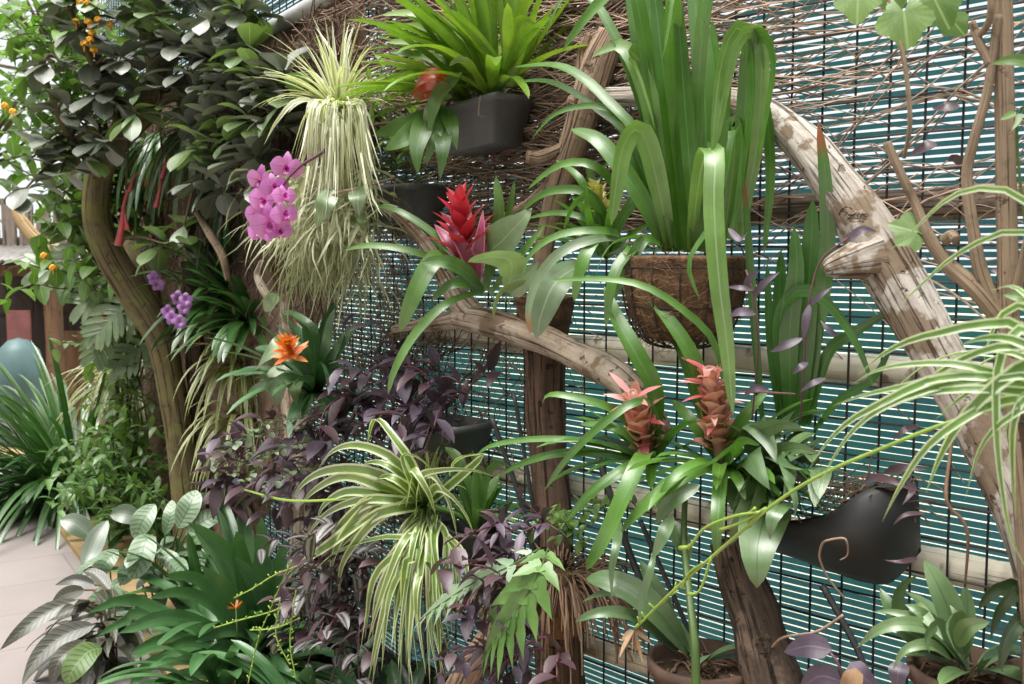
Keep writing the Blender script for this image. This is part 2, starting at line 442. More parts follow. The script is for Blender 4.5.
# woods
M['drift'] = bark_mat('weathered_driftwood', (.50, .42, .34), (.30, .225, .165), (.24, .17, .115), 1.3, cthr=(.5, .57))
M['drift_hero'] = bark_mat('peeling_driftwood', (.60, .55, .50), (.33, .275, .23), (.23, .17, .12), 1.3, cthr=(.53, .58), bs=1.0)
M['drift_pink'] = bark_mat('tan_driftwood', (.42, .30, .22), (.27, .18, .125), None, 1.2)
M['stump'] = bark_mat('dark_stump_bark', (.19, .115, .08), (.085, .055, .042), None, 1.4)
M['stump_red'] = bark_mat('rough_brown_bark', (.115, .078, .056), (.045, .033, .027), (.155, .108, .08), 1.6)
M['tree'] = bark_mat('mossy_trunk_bark', (.19, .155, .075), (.12, .097, .05), (.17, .165, .06), .8, bs=.5)
M['twig'] = bark_mat('tan_stem_bark', (.31, .23, .155), (.22, .16, .11), None, 1.5, bs=.4)
M['twig_dark'] = plain('dry_vine_bark', (.42, .30, .225), (.25, .175, .13), .9, 30)
M['twig_pale'] = plain('pale_dry_twig', (.42, .30, .22), (.26, .18, .13), .85, 30)
M['coir'] = plain('coconut_fibre', (.20, .112, .058), (.10, .055, .03), .95, 45, 1.0, bd=.01)
M['coir_mat'] = plain('brown_fibre_mat', (.23, .15, .105), (.12, .078, .055), .95, 38, 1.0, bd=.01)
M['terra'] = plain('weathered_terracotta', (.13, .075, .05), (.07, .045, .034), .85, 22, .4)
M['soil'] = plain('dark_soil', (.035, .026, .02), (.015, .012, .01), .95, 30, 1.0, bd=.02)
M['pot_grey'] = plain('grey_plastic', (.12, .122, .126), (.09, .092, .096), .5, 8, .05)
M['pot_black'] = plain('black_plastic', (.036, .036, .038), (.045, .045, .048), .5, 9, .06)
M['wire'] = plain('dark_wire', (.035, .032, .034), (.06, .048, .042), .6, 20, .2, .4)
M['rail'] = bark_mat('cream_pole', (.88, .83, .70), (.78, .70, .56), (.40, .33, .25), .5, .6, (.58, .7), .25)
M['rail_brown'] = bark_mat('weathered_pole', (.33, .26, .2), (.22, .165, .125), None, .7, .8, bs=.4)
M['pipe'] = plain('pale_pipe', (.55, .55, .54), (.42, .42, .42), .5, 8, .1)
M['stem_green'] = plain('green_stem', (.07, .125, .03), (.055, .095, .025), .5, 20, .1)
M['stem_lime'] = plain('lime_runner', (.30, .43, .08), (.24, .36, .06), .5, 20, .1)
M['stem_purple'] = plain('purple_stem', (.16, .055, .085), (.10, .05, .055), .55, 20, .1)
M['stem_brown'] = plain('brown_stem', (.13, .09, .055), (.08, .055, .035), .8, 20, .2)
M['root'] = plain('dry_root', (.23, .14, .09), (.13, .08, .05), .85, 20, .3)
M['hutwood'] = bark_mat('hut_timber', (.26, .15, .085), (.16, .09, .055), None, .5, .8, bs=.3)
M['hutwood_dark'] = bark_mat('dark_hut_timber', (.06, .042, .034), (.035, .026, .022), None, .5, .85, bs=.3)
M['fence_plank'] = bark_mat('grey_plank', (.30, .25, .21), (.2, .165, .14), None, .5, .85, bs=.3)
M['tin'] = plain('corrugated_tin', (.2, .19, .18), (.14, .13, .12), .45, 6, .1, .3)
M['curve_log'] = bark_mat('peeled_log', (.46, .32, .17), (.36, .24, .12), None, .5, .6, bs=.2)
M['bin'] = plain('teal_plastic', (.09, .16, .165), (.08, .14, .145), .45, 6, .05)
M['pinkboard'] = plain('maroon_board', (.25, .09, .085), (.18, .07, .065), .5, 10, .1)

def cloth_mat():
    k = NT('shade_cloth'); ob = k.n('TexCoord').outputs['Object']; uv = k.n('TexCoord').outputs['UV']
    w = k.noise(k.map(uv, (90, 2, 1)), 1, 2)
    col = k.mix(w, (.016, .056, .060), (.028, .082, .090))
    col = k.mix(k.math('MULTIPLY', k.ss(k.noise(ob, 2.3, 3), .4, .7), .5), col, (.018, .088, .066))
    return k.fin(col, .6, .3, w, .3, .001, .4, k.mix(1, col, (2.5, 2.6, 2.8), 'MULTIPLY'))
M['cloth'] = cloth_mat()
def paving_mat():
    k = NT('paving'); ob = k.n('TexCoord').outputs['UV']
    b = k.n('TexBrick', i_Scale=1.0); k.t.links.new(ob, b.inputs['Vector'])
    b.inputs['Color1'].default_value = (.30, .262, .254, 1); b.inputs['Color2'].default_value = (.28, .243, .235, 1); b.inputs['Mortar'].default_value = (.22, .188, .18, 1)
    b.inputs['Mortar Size'].default_value = .006; b.inputs['Brick Width'].default_value = 1.6; b.inputs['Row Height'].default_value = .42; b.inputs['Mortar Smooth'].default_value = .5
    nz = k.noise(ob, 3.5, 6, .6)
    col = k.mix(k.math('MULTIPLY', k.ss(nz, .35, .7), .35), b.outputs['Color'], (.235, .205, .198))
    col = k.mix(k.math('MULTIPLY', k.ss(k.noise(ob, 40, 4), .5, .75), .25), col, (.3, .26, .25))
    return k.fin(col, .7, .35, nz, .15, .004)
M['paving'] = paving_mat()
M['kerb'] = plain('tan_sandstone', (.38, .265, .13), (.30, .205, .10), .85, 9, .4)
M['gravel'] = plain('pale_gravel', (.40, .42, .36), (.27, .31, .24), .9, 3, .3)
# ------------------------------------------------------------------ camera, world, light
cd = bpy.data.cameras.new('camera'); cam = bpy.data.objects.new('camera', cd); C.objects.link(cam)
cd.sensor_width = 36; cd.lens = F / 1024 * 36
cam.location = CAM; cam.rotation_euler = (math.pi / 2 - PITCH, 0, 0)
cd.clip_start = .02
cd.dof.use_dof = True; cd.dof.focus_distance = 2.5; cd.dof.aperture_fstop = 7
SC.camera = cam
w = bpy.data.worlds.new('overcast'); SC.world = w; w.use_nodes = True
t = w.node_tree; t.nodes.clear()
bg = t.nodes.new('ShaderNodeBackground'); wo = t.nodes.new('ShaderNodeOutputWorld')
# overcast sky: bright overhead, open beyond the fence, darkened low down behind the viewer to add contrast
def wn(typ, **k):
    nd = t.nodes.new('ShaderNode' + typ)
    for a, b in k.items(): setattr(nd, a, b)
    return nd
tc = wn('TexCoord'); sp = wn('SeparateXYZ'); t.links.new(tc.outputs['Generated'], sp.inputs[0])
dt = wn('VectorMath', operation='DOT_PRODUCT'); t.links.new(tc.outputs['Generated'], dt.inputs[0]); dt.inputs[1].default_value = N1
fa = wn('MapRange', interpolation_type='SMOOTHSTEP'); t.links.new(dt.outputs['Value'], fa.inputs[0]); fa.inputs[1].default_value = -.15; fa.inputs[2].default_value = .35
el = wn('MapRange', interpolation_type='SMOOTHSTEP'); t.links.new(sp.outputs[2], el.inputs[0]); el.inputs[1].default_value = .25; el.inputs[2].default_value = .85
m1 = wn('Mix', data_type='RGBA'); m2 = wn('Mix', data_type='RGBA')
t.links.new(fa.outputs[0], m1.inputs[0]); m1.inputs[6].default_value = (.95, .99, 1.03, 1); m1.inputs[7].default_value = (.10, .11, .10, 1)
t.links.new(el.outputs[0], m2.inputs[0]); t.links.new(m1.outputs[2], m2.inputs[6]); m2.inputs[7].default_value = (2.7, 2.65, 2.5, 1)
t.links.new(m2.outputs[2], bg.inputs[0]); bg.inputs[1].default_value = 1.0
t.links.new(bg.outputs[0], wo.inputs[0])
sl = bpy.data.lights.new('sun', 'SUN'); so = bpy.data.objects.new('sun', sl); C.objects.link(so)
sl.energy = 4.4; sl.angle = R_(34); sl.color = (1, .98, .94)
so.rotation_euler = Vector((.22, .22, -1)).to_track_quat('-Z', 'Y').to_euler()
so.location = (-2, 0, 5)
SC.view_settings.view_transform = 'Standard'; SC.view_settings.look = 'None'
SC.view_settings.exposure = .1; SC.view_settings.gamma = 1; SC.view_settings.use_curve_mapping = False
SC.cycles.max_bounces = 7; SC.cycles.transmission_bounces = 4; SC.cycles.diffuse_bounces = 3; SC.cycles.glossy_bounces = 3
SC.cycles.sample_clamp_indirect = 4; SC.cycles.use_denoising = True

def RW(s, z, off=0): return P1 + A1 * s + N1 * off + ZV * z        # right fence run
def LW(t_, z, off=0): return BEND + DL * t_ + N2 * off + ZV * z     # left fence run
SB = (BEND - P1).dot(A1)
LEND = 4.6; TOP = 3.3; SEND = 3.2

# ------------------------------------------------------------------ setting
def flat(name, pts, m, uvf=None):
    mb = MB(); mb.add(pts, [tuple(range(len(pts)))], [uvf(p) if uvf else (p.x, p.y) for p in pts])
    return tag(mb.build(name, m, smooth=False), kind='structure')
e = BEND + DL * 7
flat('floor', [Vector(p) for p in ((-14, -3, 0), (6, -3, 0), BEND, (e.x, e.y, 0), (-14, 22, 0))], M['paving'], lambda p: (p.dot(N2), p.dot(DL)))
flat('ground', [Vector(p) for p in (BEND - ZV * .01, (6, -3, -.01), (40, -3, -.01), (40, 60, -.01), (-30, 60, -.01), (-14, 22, -.01), (e.x, e.y, -.01))], M['gravel'])
OFFE = .67
mb = MB()   # tan stone edging strip
a0 = BEND + N2 * OFFE; 
for i, (t0, t1) in enumerate([(-3.4 + .8 * j, -3.4 + .8 * j + .794) for j in range(12)]):
    c = BEND + DL * ((t0 + t1) / 2) + N2 * (OFFE - .25) + ZV * .012
    box(mb, c, DL, N2, ZV, t1 - t0, .5, .03)
tag(mb.build('trim_1', M['kerb'], smooth=False), kind='structure')
mb = MB()   # planting bed soil up to the fence
g = []; nu, nv = 60, 14
for i in range(nu + 1):
    for j in range(nv + 1):
        t_ = -3.3 + (LEND + 3.3) * i / nu
        o = BEND + DL * t_ + N2 * (OFFE - .5)
        if t_ > 0: wl = BEND + DL * t_ + N2 * .02
        else:      # run to the right fence along -N2
            k = ((P1 - o).dot(N1)) / N2.dot(N1); wl = o + N2 * (k + .02)
        p = o.lerp(wl, j / nv)
        g.append(p + ZV * (.03 + .06 * noise.noise(p * 4) + .12 * j / nv + (0 if j else -.02)))
mb.add(g, [(i * (nv + 1) + j, i * (nv + 1) + j + 1, (i + 1) * (nv + 1) + j + 1, (i + 1) * (nv + 1) + j) for i in range(nu) for j in range(nv)], [(p.x, p.y) for p in g])
tag(mb.build('soil_bed', M['soil']), kind='structure')

def cloth(name, fn, s0, s1, n):
    mb = MB(); z = .02; i = 0; per = .0165; hgt = .0102
    while z < TOP:
        vs = []; uv = []
        for k in range(n + 1):
            s = s0 + (s1 - s0) * k / n
            dz = .006 * noise.noise(Vector((s * 1.3, z * .8, 3))) + .0012 * noise.noise(Vector((s * 9, z * 60, 1)))
            vs += [fn(s, z + dz), fn(s, z + dz + (hgt + .0022 * min(1, max(0, (-.05 - s) / .3)) + .0041 * min(1, max(0, (1.9 - z) / .8))) * (1 + .10 * noise.noise(Vector((s * 4, z * 31, 7)))), .001)]; uv += [(s, z), (s, z + hgt)]
        mb.add(vs, [(2 * k, 2 * k + 2, 2 * k + 3, 2 * k + 1) for k in range(n)], uv)
        z += per; i += 1
    return tag(mb.build(name, M['cloth'], smooth=False), kind='structure')
cloth('wall_right', RW, SB, SEND, 40)
cloth('wall_left', LW, 0, LEND, 40)

def mesh_panel(name, fn, s0, s1, label):
    ms = MB(); rg = random.Random(5)
    r = .0027
    n = int((s1 - s0) / .075)
    T0 = thing(name, label, 'wire mesh', fn((s0 + s1) / 2, 0, .088))
    for i in range(n + 1):
        s = s0 + .075 * i
        tube(ms, [fn(s + .004 * noise.noise(Vector((s * 3, z * 2, 0))), z, .088 + .008 * noise.noise(Vector((s * 2, z * 2, 5)))) for z in [TOP * k / 12 for k in range(13)]], r, 5, rnd=rg.random())
    ms.build('vertical_wires', M['wire'], T0)
    mh = MB()
    for j in range(int(TOP / .075)):
        z = .03 + .075 * j
        tube(mh, [fn(s0 + (s1 - s0) * k / 40, z + .004 * noise.noise(Vector((k * .5, z * 9, 2))), .094 + .008 * noise.noise(Vector((k * .4, z * 2, 5)))) for k in range(41)], r, 5, rnd=rg.random())
    mh.build('horizontal_wires', M['wire'], T0)
mesh_panel('wire_mesh_panel', RW, SB, SEND, 'dark square wire mesh over the striped shade cloth behind the hanging basket')
mesh_panel('wire_mesh_panel', LW, .04, LEND, 'far wire mesh running away behind the tree and brown fibre matting')

def rail(z, m, label, r=.033, s0=SB + .03, seed=0):
    mb = MB()
    tube(mb, [RW(s0 + (2.9 - s0) * k / 60, z + .012 * noise.noise(Vector((k * .12, seed, 0))), .046) for k in range(61)], [r * (1 + .12 * noise.noise(Vector((k * .6, seed, 9)))) for k in range(61)], 14, .05, 3, seed)
    tag(mb.build('horizontal_pole', m), label, 'pole', 'poles fixed along the shade cloth')
rail(1.262, M['rail'], 'cream pole crossing the shade cloth just under the coir basket', seed=1)
rail(1.615, M['rail_brown'], 'weathered brown pole at basket height, wound with dry vines, upper of the poles', .035, seed=2)
rail(.865, M['rail'], 'cream pole running behind the black plastic pouch and salmon bromeliads', .035, seed=3)
rail(.43, M['rail'], 'low pale pole near the ground behind the lobed fern', .03, seed=4)

# pale pipe along the top of the far matting
mb = MB(); tube(mb, [LW(-.2 + 5 * k / 12, 2.405, .13) for k in range(13)], .03, 12)
pp = mb.build('pipe', M['pipe']); tag(pp, 'pale grey pipe along the top edge of the brown matting', 'pipe')
# brown fibre matting on the left run
mb = MB(); nu, nv = 110, 60; g = []
for i in range(nu + 1):
    t_ = -.02 + 4.55 * i / nu
    for j in range(nv + 1):
        zb = 1.55 - .9 * min(1, max(0, (t_ - .15) / .6)) - .5 * min(1, max(0, (t_ - .8) / .5)) + .06 * noise.noise(Vector((t_ * 7, 0, 0)))
        z = zb + (2.385 - zb) * j / nv
        p = LW(t_, z, 0)
        g.append(LW(t_, z, .125 + .03 * noise.noise(p * 5) + .018 * noise.noise(Vector((p.x * 40, p.y * 40, p.z * 9)))))
mb.add(g, [(i * (nv + 1) + j, i * (nv + 1) + j + 1, (i + 1) * (nv + 1) + j + 1, (i + 1) * (nv + 1) + j) for i in range(nu) for j in range(nv)], [(p.x, p.z) for p in g])
rg = random.Random(11)
for i in range(2200):
    t_ = rg.uniform(0, 3.2) if i % 3 else rg.uniform(0, .8); z = rg.uniform(1.5, 2.36) if rg.random() < .7 else rg.uniform(.8, 2.34)
    if z < 1.55 - .9 * min(1, max(0, (t_ - .15) / .6)): continue
    d = (A2 * rg.uniform(-1, 1) + ZV * rg.uniform(-1, .2)).normalized()
    pts = march(LW(t_, z, rg.uniform(.14, .17)), d, rg.uniform(.08, .3), 6, rg.uniform(-1, 1), rg, .25)
    tube(mb, pts, rg.uniform(.001, .0028), 3, cap=False, rnd=rg.random())
tag(mb.build('fibre_matting', M['coir_mat']), 'shaggy brown fibre matting hung on the far fence below the pale pipe', 'matting')

# dry vines woven through the mesh
def vines(name, label, n, reg, seed, dens, slope=.12, m='twig_dark', rr=(.0011, .003), ln=(.25, .8)):
    mb = MB(); rg = random.Random(seed); k = 0; tries = 0
    while k < n and tries < n * 30:
        tries += 1
        x = rg.uniform(reg[0], reg[2]); y = rg.uniform(reg[1], reg[3])
        if rg.random() > dens(x, y): continue
        p = V(x, y, rg.uniform(.075, .125)); s = (p - P1).dot(A1)
        if s < SB + .02 and name in ('vines', 'dried_vines'): continue
        l = rg.uniform(*ln); sg = rg.choice((-1, 1))
        d = A1 * sg + ZV * rg.gauss(0, slope * 2)
        pts = [p]; 
        for q in range(8):
            d = (d + ZV * rg.gauss(0, slope) + N1 * rg.gauss(0, .05)).normalized()
            nx_ = pts[-1] + d * (l / 8)
            o1, o2 = (nx_ - P1).dot(N1), (nx_ - BEND).dot(N2); o = max(o1, o2); nx_ += (N1 if o1 > o2 else N2) * (min(.15, max(.07, o)) - o)
            pts.append(nx_)
        tube(mb, crom(pts, 14), [rg.uniform(*rr), rg.uniform(*rr) * .6], 4, cap=False, rnd=rg.random()); k += 1
    return tag(mb.build(name, M[m]), label, 'vines', kind='stuff')
def dn(x, y):
    a = max(0, 1 - max(0, (x - 565) / 95)) * max(0, 1 - max(0, (y - 120) / 130))
    return min(1, a)
vines('dried_vines', 'mat of dry brown vines woven through the mesh behind the cut branch', 2300, (405, -40, 760, 270), 21, dn, .1)
vines('dried_vines', 'loose dry vines straggling over the mesh above the big driftwood log', 110, (700, -20, 1040, 260), 22, lambda x, y: .25 + .75 * math.exp(-((x - 885) / 50) ** 2) * (y > 40) + .6 * (abs(y - 195) < 25) + .5 * (y < 30), .22)
vines('dried_vines', 'thin pale dry vines on the mesh left of the dark stump', 260, (300, 215, 560, 480), 23, lambda x, y: .9 if x < 420 else .4, .5, 'twig_pale', (.001, .0022), (.1, .35))

vines('dead_stems', 'brown dead stems and dry growth matted on the mesh behind the purple plants', 520, (285, 330, 485, 640), 24, lambda x, y: 1 if x < 455 else .4, .6, 'root', (.0014, .0034), (.12, .4))
vines('hanging_fibres', 'grey brown dry fibres hanging over the mesh under the pale moss plant', 420, (285, 195, 425, 350), 25, lambda x, y: 1, .9, 'twig_dark', (.0008, .002), (.1, .4))
CLAMP[0] = True
# ------------------------------------------------------------------ driftwood, stumps, bare shrub
def wood(name, label, cat, m, segs, seed=0, bump=.16, seg=22, bs=7., extra=()):
    base = V(*segs[0][0][-1])
    T0 = thing(name, label, cat, base)
    for i, (pts, w_) in enumerate(segs):
        mb = MB(); ptube(mb, pts, w_, seg, len(pts) * 14, bump, seed + i * 3, bs=bs)
        mb.build('trunk' if i == 0 else 'side_branch', M[m], T0)
    return T0
wood('driftwood_log', 'big pale weathered driftwood log slanting down to the right edge', 'log', 'drift_hero', [
    ([(606, 96, .16), (660, 96, .18), (715, 99, .2), (765, 114, .22), (797, 138, .24), (824, 168, .26), (853, 207, .27), (878, 247, .27), (901, 287, .27), (931, 341, .27), (966, 401, .27), (994, 456, .27), (1017, 510, .27), (1040, 590, .25), (1062, 720, .24), (1080, 880, .22), (1090, 1050, .2)], [18, 21, 25, 31, 38, 44, 49, 52, 50, 48, 47, 46, 46, 46, 46, 48, 50]),
    ([(876, 256, .28), (850, 262, .32), (832, 267, .35), (824, 270, .36)], [52, 34, 22, 12])], 1, .2, 30, 6)
wood('driftwood_branch', 'forked tan driftwood branch holding the crimson bromeliad', 'branch', 'drift', [
    ([(462, 316, .22), (500, 325, .24), (545, 340, .26), (590, 362, .27), (622, 380, .28), (646, 406, .28), (662, 436, .27)], [27, 28, 28, 30, 32, 31, 28]),
    ([(389, 207, .36), (410, 226, .33), (430, 251, .3), (448, 282, .26), (462, 304, .23), (476, 320, .22)], [8, 12, 15, 20, 25, 26]),
    ([(394, 329, .24), (415, 326, .23), (440, 322, .22), (470, 316, .22)], [9, 13, 17, 24])], 7, .2, 22, 8)
wood('tree_stump', 'dark upright stump standing under the forked driftwood branch', 'stump', 'stump', [
    ([(546, 338, .16), (545, 400, .16), (548, 450, .16), (552, 510, .17), (556, 600, .17), (560, 700, .17), (562, 810, .17)], [46, 38, 36, 38, 44, 50, 56])], 13, .22, 24, 6)
T0 = wood('cut_branch', 'upright brown branch with sawn top left of the tall strap plant', 'branch', 'drift_pink', [
    ([(612, 32, .16), (601, 58, .17), (590, 92, .18), (580, 126, .18), (568, 162, .18), (556, 200, .18), (545, 245, .18), (538, 300, .18)], [26, 34, 33, 30, 28, 24, 20, 16]),
    ([(590, 100, .17), (577, 103, .2), (568, 100, .22)], [24, 16, 10]),
    ([(527, 157, .26), (540, 158, .23), (566, 148, .19)], [13, 14, 12]),
    ([(484, 235, .22), (505, 218, .21), (530, 203, .2), (556, 178, .18)], [6, 10, 12, 14]),
    ([(588, 34, .18), (584, 55, .18), (586, 90, .18)], [9, 14, 20])], 17, .14, 20, 7)
wood('bark_log', 'rough dark brown log rising from the bottom edge right of the clay bowl', 'log', 'stump_red', [
    ([(733, 540, .26), (745, 585, .28), (760, 630, .3), (776, 690, .32), (790, 760, .34), (815, 910, .34)], [40, 46, 52, 58, 60, 64])], 23, .3, 26, 9)
wood('leaning_log', 'tan brown log stub leaning beside the lobed fern at bottom', 'log', 'drift_pink', [
    ([(503, 600, .4), (488, 640, .42), (470, 672, .44), (450, 715, .46)], [16, 24, 30, 36])], 29, .2, 16, 8)
wood('pale_stump', 'pale upright log end behind the orange bromeliad', 'log', 'drift', [
    ([(288, 292, .14), (290, 320, .14), (292, 360, .14), (300, 440, .14), (312, 560, .14)], [20, 22, 24, 30, 40])], 33, .15, 16, 8)
wood('bent_branch', 'thin bent grey branch below the magenta orchid flowers', 'branch', 'drift', [
    ([(262, 262, .3), (258, 275, .3), (264, 290, .3), (275, 305, .28)], [6, 8, 9, 8]),
    ], 35, .15, 12, 8)
wood('leaning_branch', 'brown leaning branch against the dark matting right of the tree', 'branch', 'twig', [
    ([(197, 213, .3), (210, 235, .3), (222, 255, .3), (228, 280, .28)], [6, 8, 8, 6])], 36, .15, 12, 8)
wood('fibrous_log', 'reddish brown fibrous trunk climbing the far fence behind the tree', 'trunk', 'stump_red', [
    ([(190, 262, .16), (193, 320, .16), (197, 380, .16), (199, 440, .16), (203, 520, .16)], [18, 20, 18, 18, 22])], 37, .3, 16, 4)

# bare-stemmed shrub at right
T0 = thing('bare_shrub', 'leafless tan shrub stems standing at the right edge over the driftwood', 'shrub', V(1030, 560, .42))
for pts, w_ in (([(1002, -30, .4), (1004, 60, .4), (1006, 170, .4), (1008, 290, .4), (1012, 380, .4), (1022, 480, .4), (1030, 600, .4), (1040, 850, .38), (1044, 1090, .36)], [17, 18, 19, 20, 20, 20, 20, 22, 24]),
                ([(998, 15, .42), (988, 88, .42), (974, 140, .43), (967, 178, .43), (974, 235, .43), (982, 275, .42), (1001, 318, .4)], [8, 9, 10, 11, 12, 15, 16]),
                ([(972, 22, .42), (979, 42, .42), (990, 64, .42)], [7, 9, 9]),
                ([(990, -20, .44), (991, 10, .44), (987, 26, .43), (979, 36, .42)], [6, 7, 7, 6]),
                ([(887, 143, .44), (903, 178, .44), (915, 203, .43), (928, 235, .43), (946, 262, .42), (975, 288, .42), (1003, 322, .4)], [9, 9, 9, 12, 15, 18, 18]),
                ([(945, 240, .42), (952, 235, .43), (956, 240, .44)], [12, 11, 10]),
                ([(1045, 120, .42), (1036, 200, .42), (1024, 260, .42), (1008, 330, .4)], [8, 9, 10, 12])):
    mb = MB(); ptube(mb, pts, w_, 14, len(pts) * 10, .12, len(pts), bs=8); mb.build('stem', M['twig'], T0)
mb = MB()
ptube(mb, [(882, -20, .5), (897, 30, .5), (906, 73, .5), (910, 123, .5), (904, 158, .48)], [4, 5, 5, 5, 4], 8, 30)
tw = mb.build('liana', M['twig'])
tag(tw, 'smooth grey-tan vine stem hanging below the bright lobed leaves', 'vine')
# dead hooked twigs low right
for lab, pts, wd in (('pale hooked twig poking out below the black pouch', [(846, 600, .3), (828, 578, .33), (820, 560, .35), (820, 551, .36), (823, 543, .37), (829, 540, .38), (842, 538, .38), (846, 540, .38), (848, 548, .37), (847, 556, .36), (840, 560, .36)], [2, 2.2, 2.2, 2.4, 2.4, 2.2, 2.2, 2, 2, 1.6, 1.2]),
                     ('pale forked twig over the purple leaf at the bottom', [(768, 652, .34), (782, 638, .36), (812, 633, .38), (826, 627, .38), (843, 615, .38)], [2, 2.6, 3, 3.4, 2.6]),
                     ('reddish dead stem dangling from the driftwood beside the black pouch', [(965, 586, .3), (968, 540, .32), (962, 520, .33), (950, 508, .34), (946, 490, .34), (952, 440, .3)], [2.6, 3.4, 3.4, 3.4, 3.4, 3.4])):
    mb = MB(); ptube(mb, pts, wd, 7, 40, .15, 3); tag(mb.build('dead_twig', M['twig_pale' if 'pale' in lab else 'root']), lab, 'twig', 'dead twigs at lower right')
# black stakes
for lab, pts, w_ in (('thin black stake slanting in front of the stump, left one', [(492, 418, .3), (505, 455, .28), (522, 505, .26), (535, 560, .24)], 5),
                     ('thin black stake slanting just left of the dark stump', [(514, 395, .26), (522, 440, .25), (532, 500, .24), (540, 560, .22)], 4),
                     ('thick black stake crossing behind the pale strap leaf', [(598, 455, .22), (625, 540, .24), (652, 610, .26), (672, 680, .28)], 7),
                     ('thin black stake beside the rough bark log', [(640, 520, .3), (662, 570, .3), (682, 615, .3), (700, 660, .3)], 5),
                     ('black stake leaning in the mesh below the black pouch', [(822, 585, .26), (842, 620, .26), (862, 660, .26), (880, 720, .26)], 7)):
    mb = MB(); ptube(mb, pts, w_, 8, 16); tag(mb.build('stake', M['pot_black']), lab, 'stake', 'black plastic stakes')

# ------------------------------------------------------------------ containers
def ring(mb, c, r, tr, seg=36, ax=Vector((1, 0, 0)), sy=1):
    ay = ZV.cross(ax)
    pts = [c + ax * (r * math.cos(2 * math.pi * k / seg)) + ay * (sy * r * math.sin(2 * math.pi * k / seg)) for k in range(seg + 1)]
    tube(mb, pts, tr, 6, cap=False)
# ---- A: hanging coir basket with the tall strap plant
bc = V(684, 262, .26); k = depth(bc) / F
RB = 61 * k; HB = 80 * k
T0 = thing('hanging_basket', 'coir lined wire basket with a tall fountain of green strap leaves', 'hanging plant', bc - ZV * HB)
mb = MB(); rg = random.Random(3)
prof = [(RB * math.cos(a) ** .55 if a < 1.57 else 0, -HB * math.sin(a)) for a in [math.pi / 2 * (1 - i / 14) for i in range(15)]] 
prof = prof + [(RB * 1.02, .006), (RB * .98, .014), (RB * .9, .008), (RB * .85, -.02), (.001, -.025)]
lathe(mb, bc, prof, 44, nz=.05)
for i in range(1500):
    a = rg.uniform(0, 6.28); q = rg.uniform(0, 1.35)
    r = RB * math.cos(q) ** .55; p = bc + Vector((r * math.cos(a), r * math.sin(a), -HB * math.sin(q) + (.012 if q < .1 else 0)))
    d = Vector((-math.sin(a), math.cos(a), rg.uniform(-.8, .8))) * rg.choice((-1, 1)) + Vector((math.cos(a), math.sin(a), 0)) * rg.uniform(0, .5)
    tube(mb, march(p, d, rg.uniform(.015, .05), 4, rg.uniform(-1, 1), rg, .3), .0006, 3, cap=False, rnd=rg.random())
mb.build('coir_liner', M['coir'], T0)
mw = MB()
ring(mw, bc + ZV * -.012, RB * 1.03, .0022); ring(mw, bc - ZV * HB * .55, RB * .92, .002); ring(mw, bc - ZV * HB * .86, RB * .68, .002)
for i in range(14):
    a = 2 * math.pi * i / 14
    tube(mw, [bc + Vector((RB * 1.03 * math.cos(q) ** .55 * math.cos(a), RB * 1.03 * math.cos(q) ** .55 * math.sin(a), -HB * 1.02 * math.sin(q) - .01)) for q in [1.5 * j / 12 for j in range(13)]], .002, 5)
mw.build('wire_frame', M['wire'], T0)
for s in (-1, 1):
    mb = MB(); tube(mb, crom([bc + A1 * (RB * s * .75) - N1 * RB * .7, V(684 + 45 * s, 215, .1)], 6), .0022, 5); mb.build('hanger', M['wire'], T0)
ml = MB(); rg = random.Random(7)
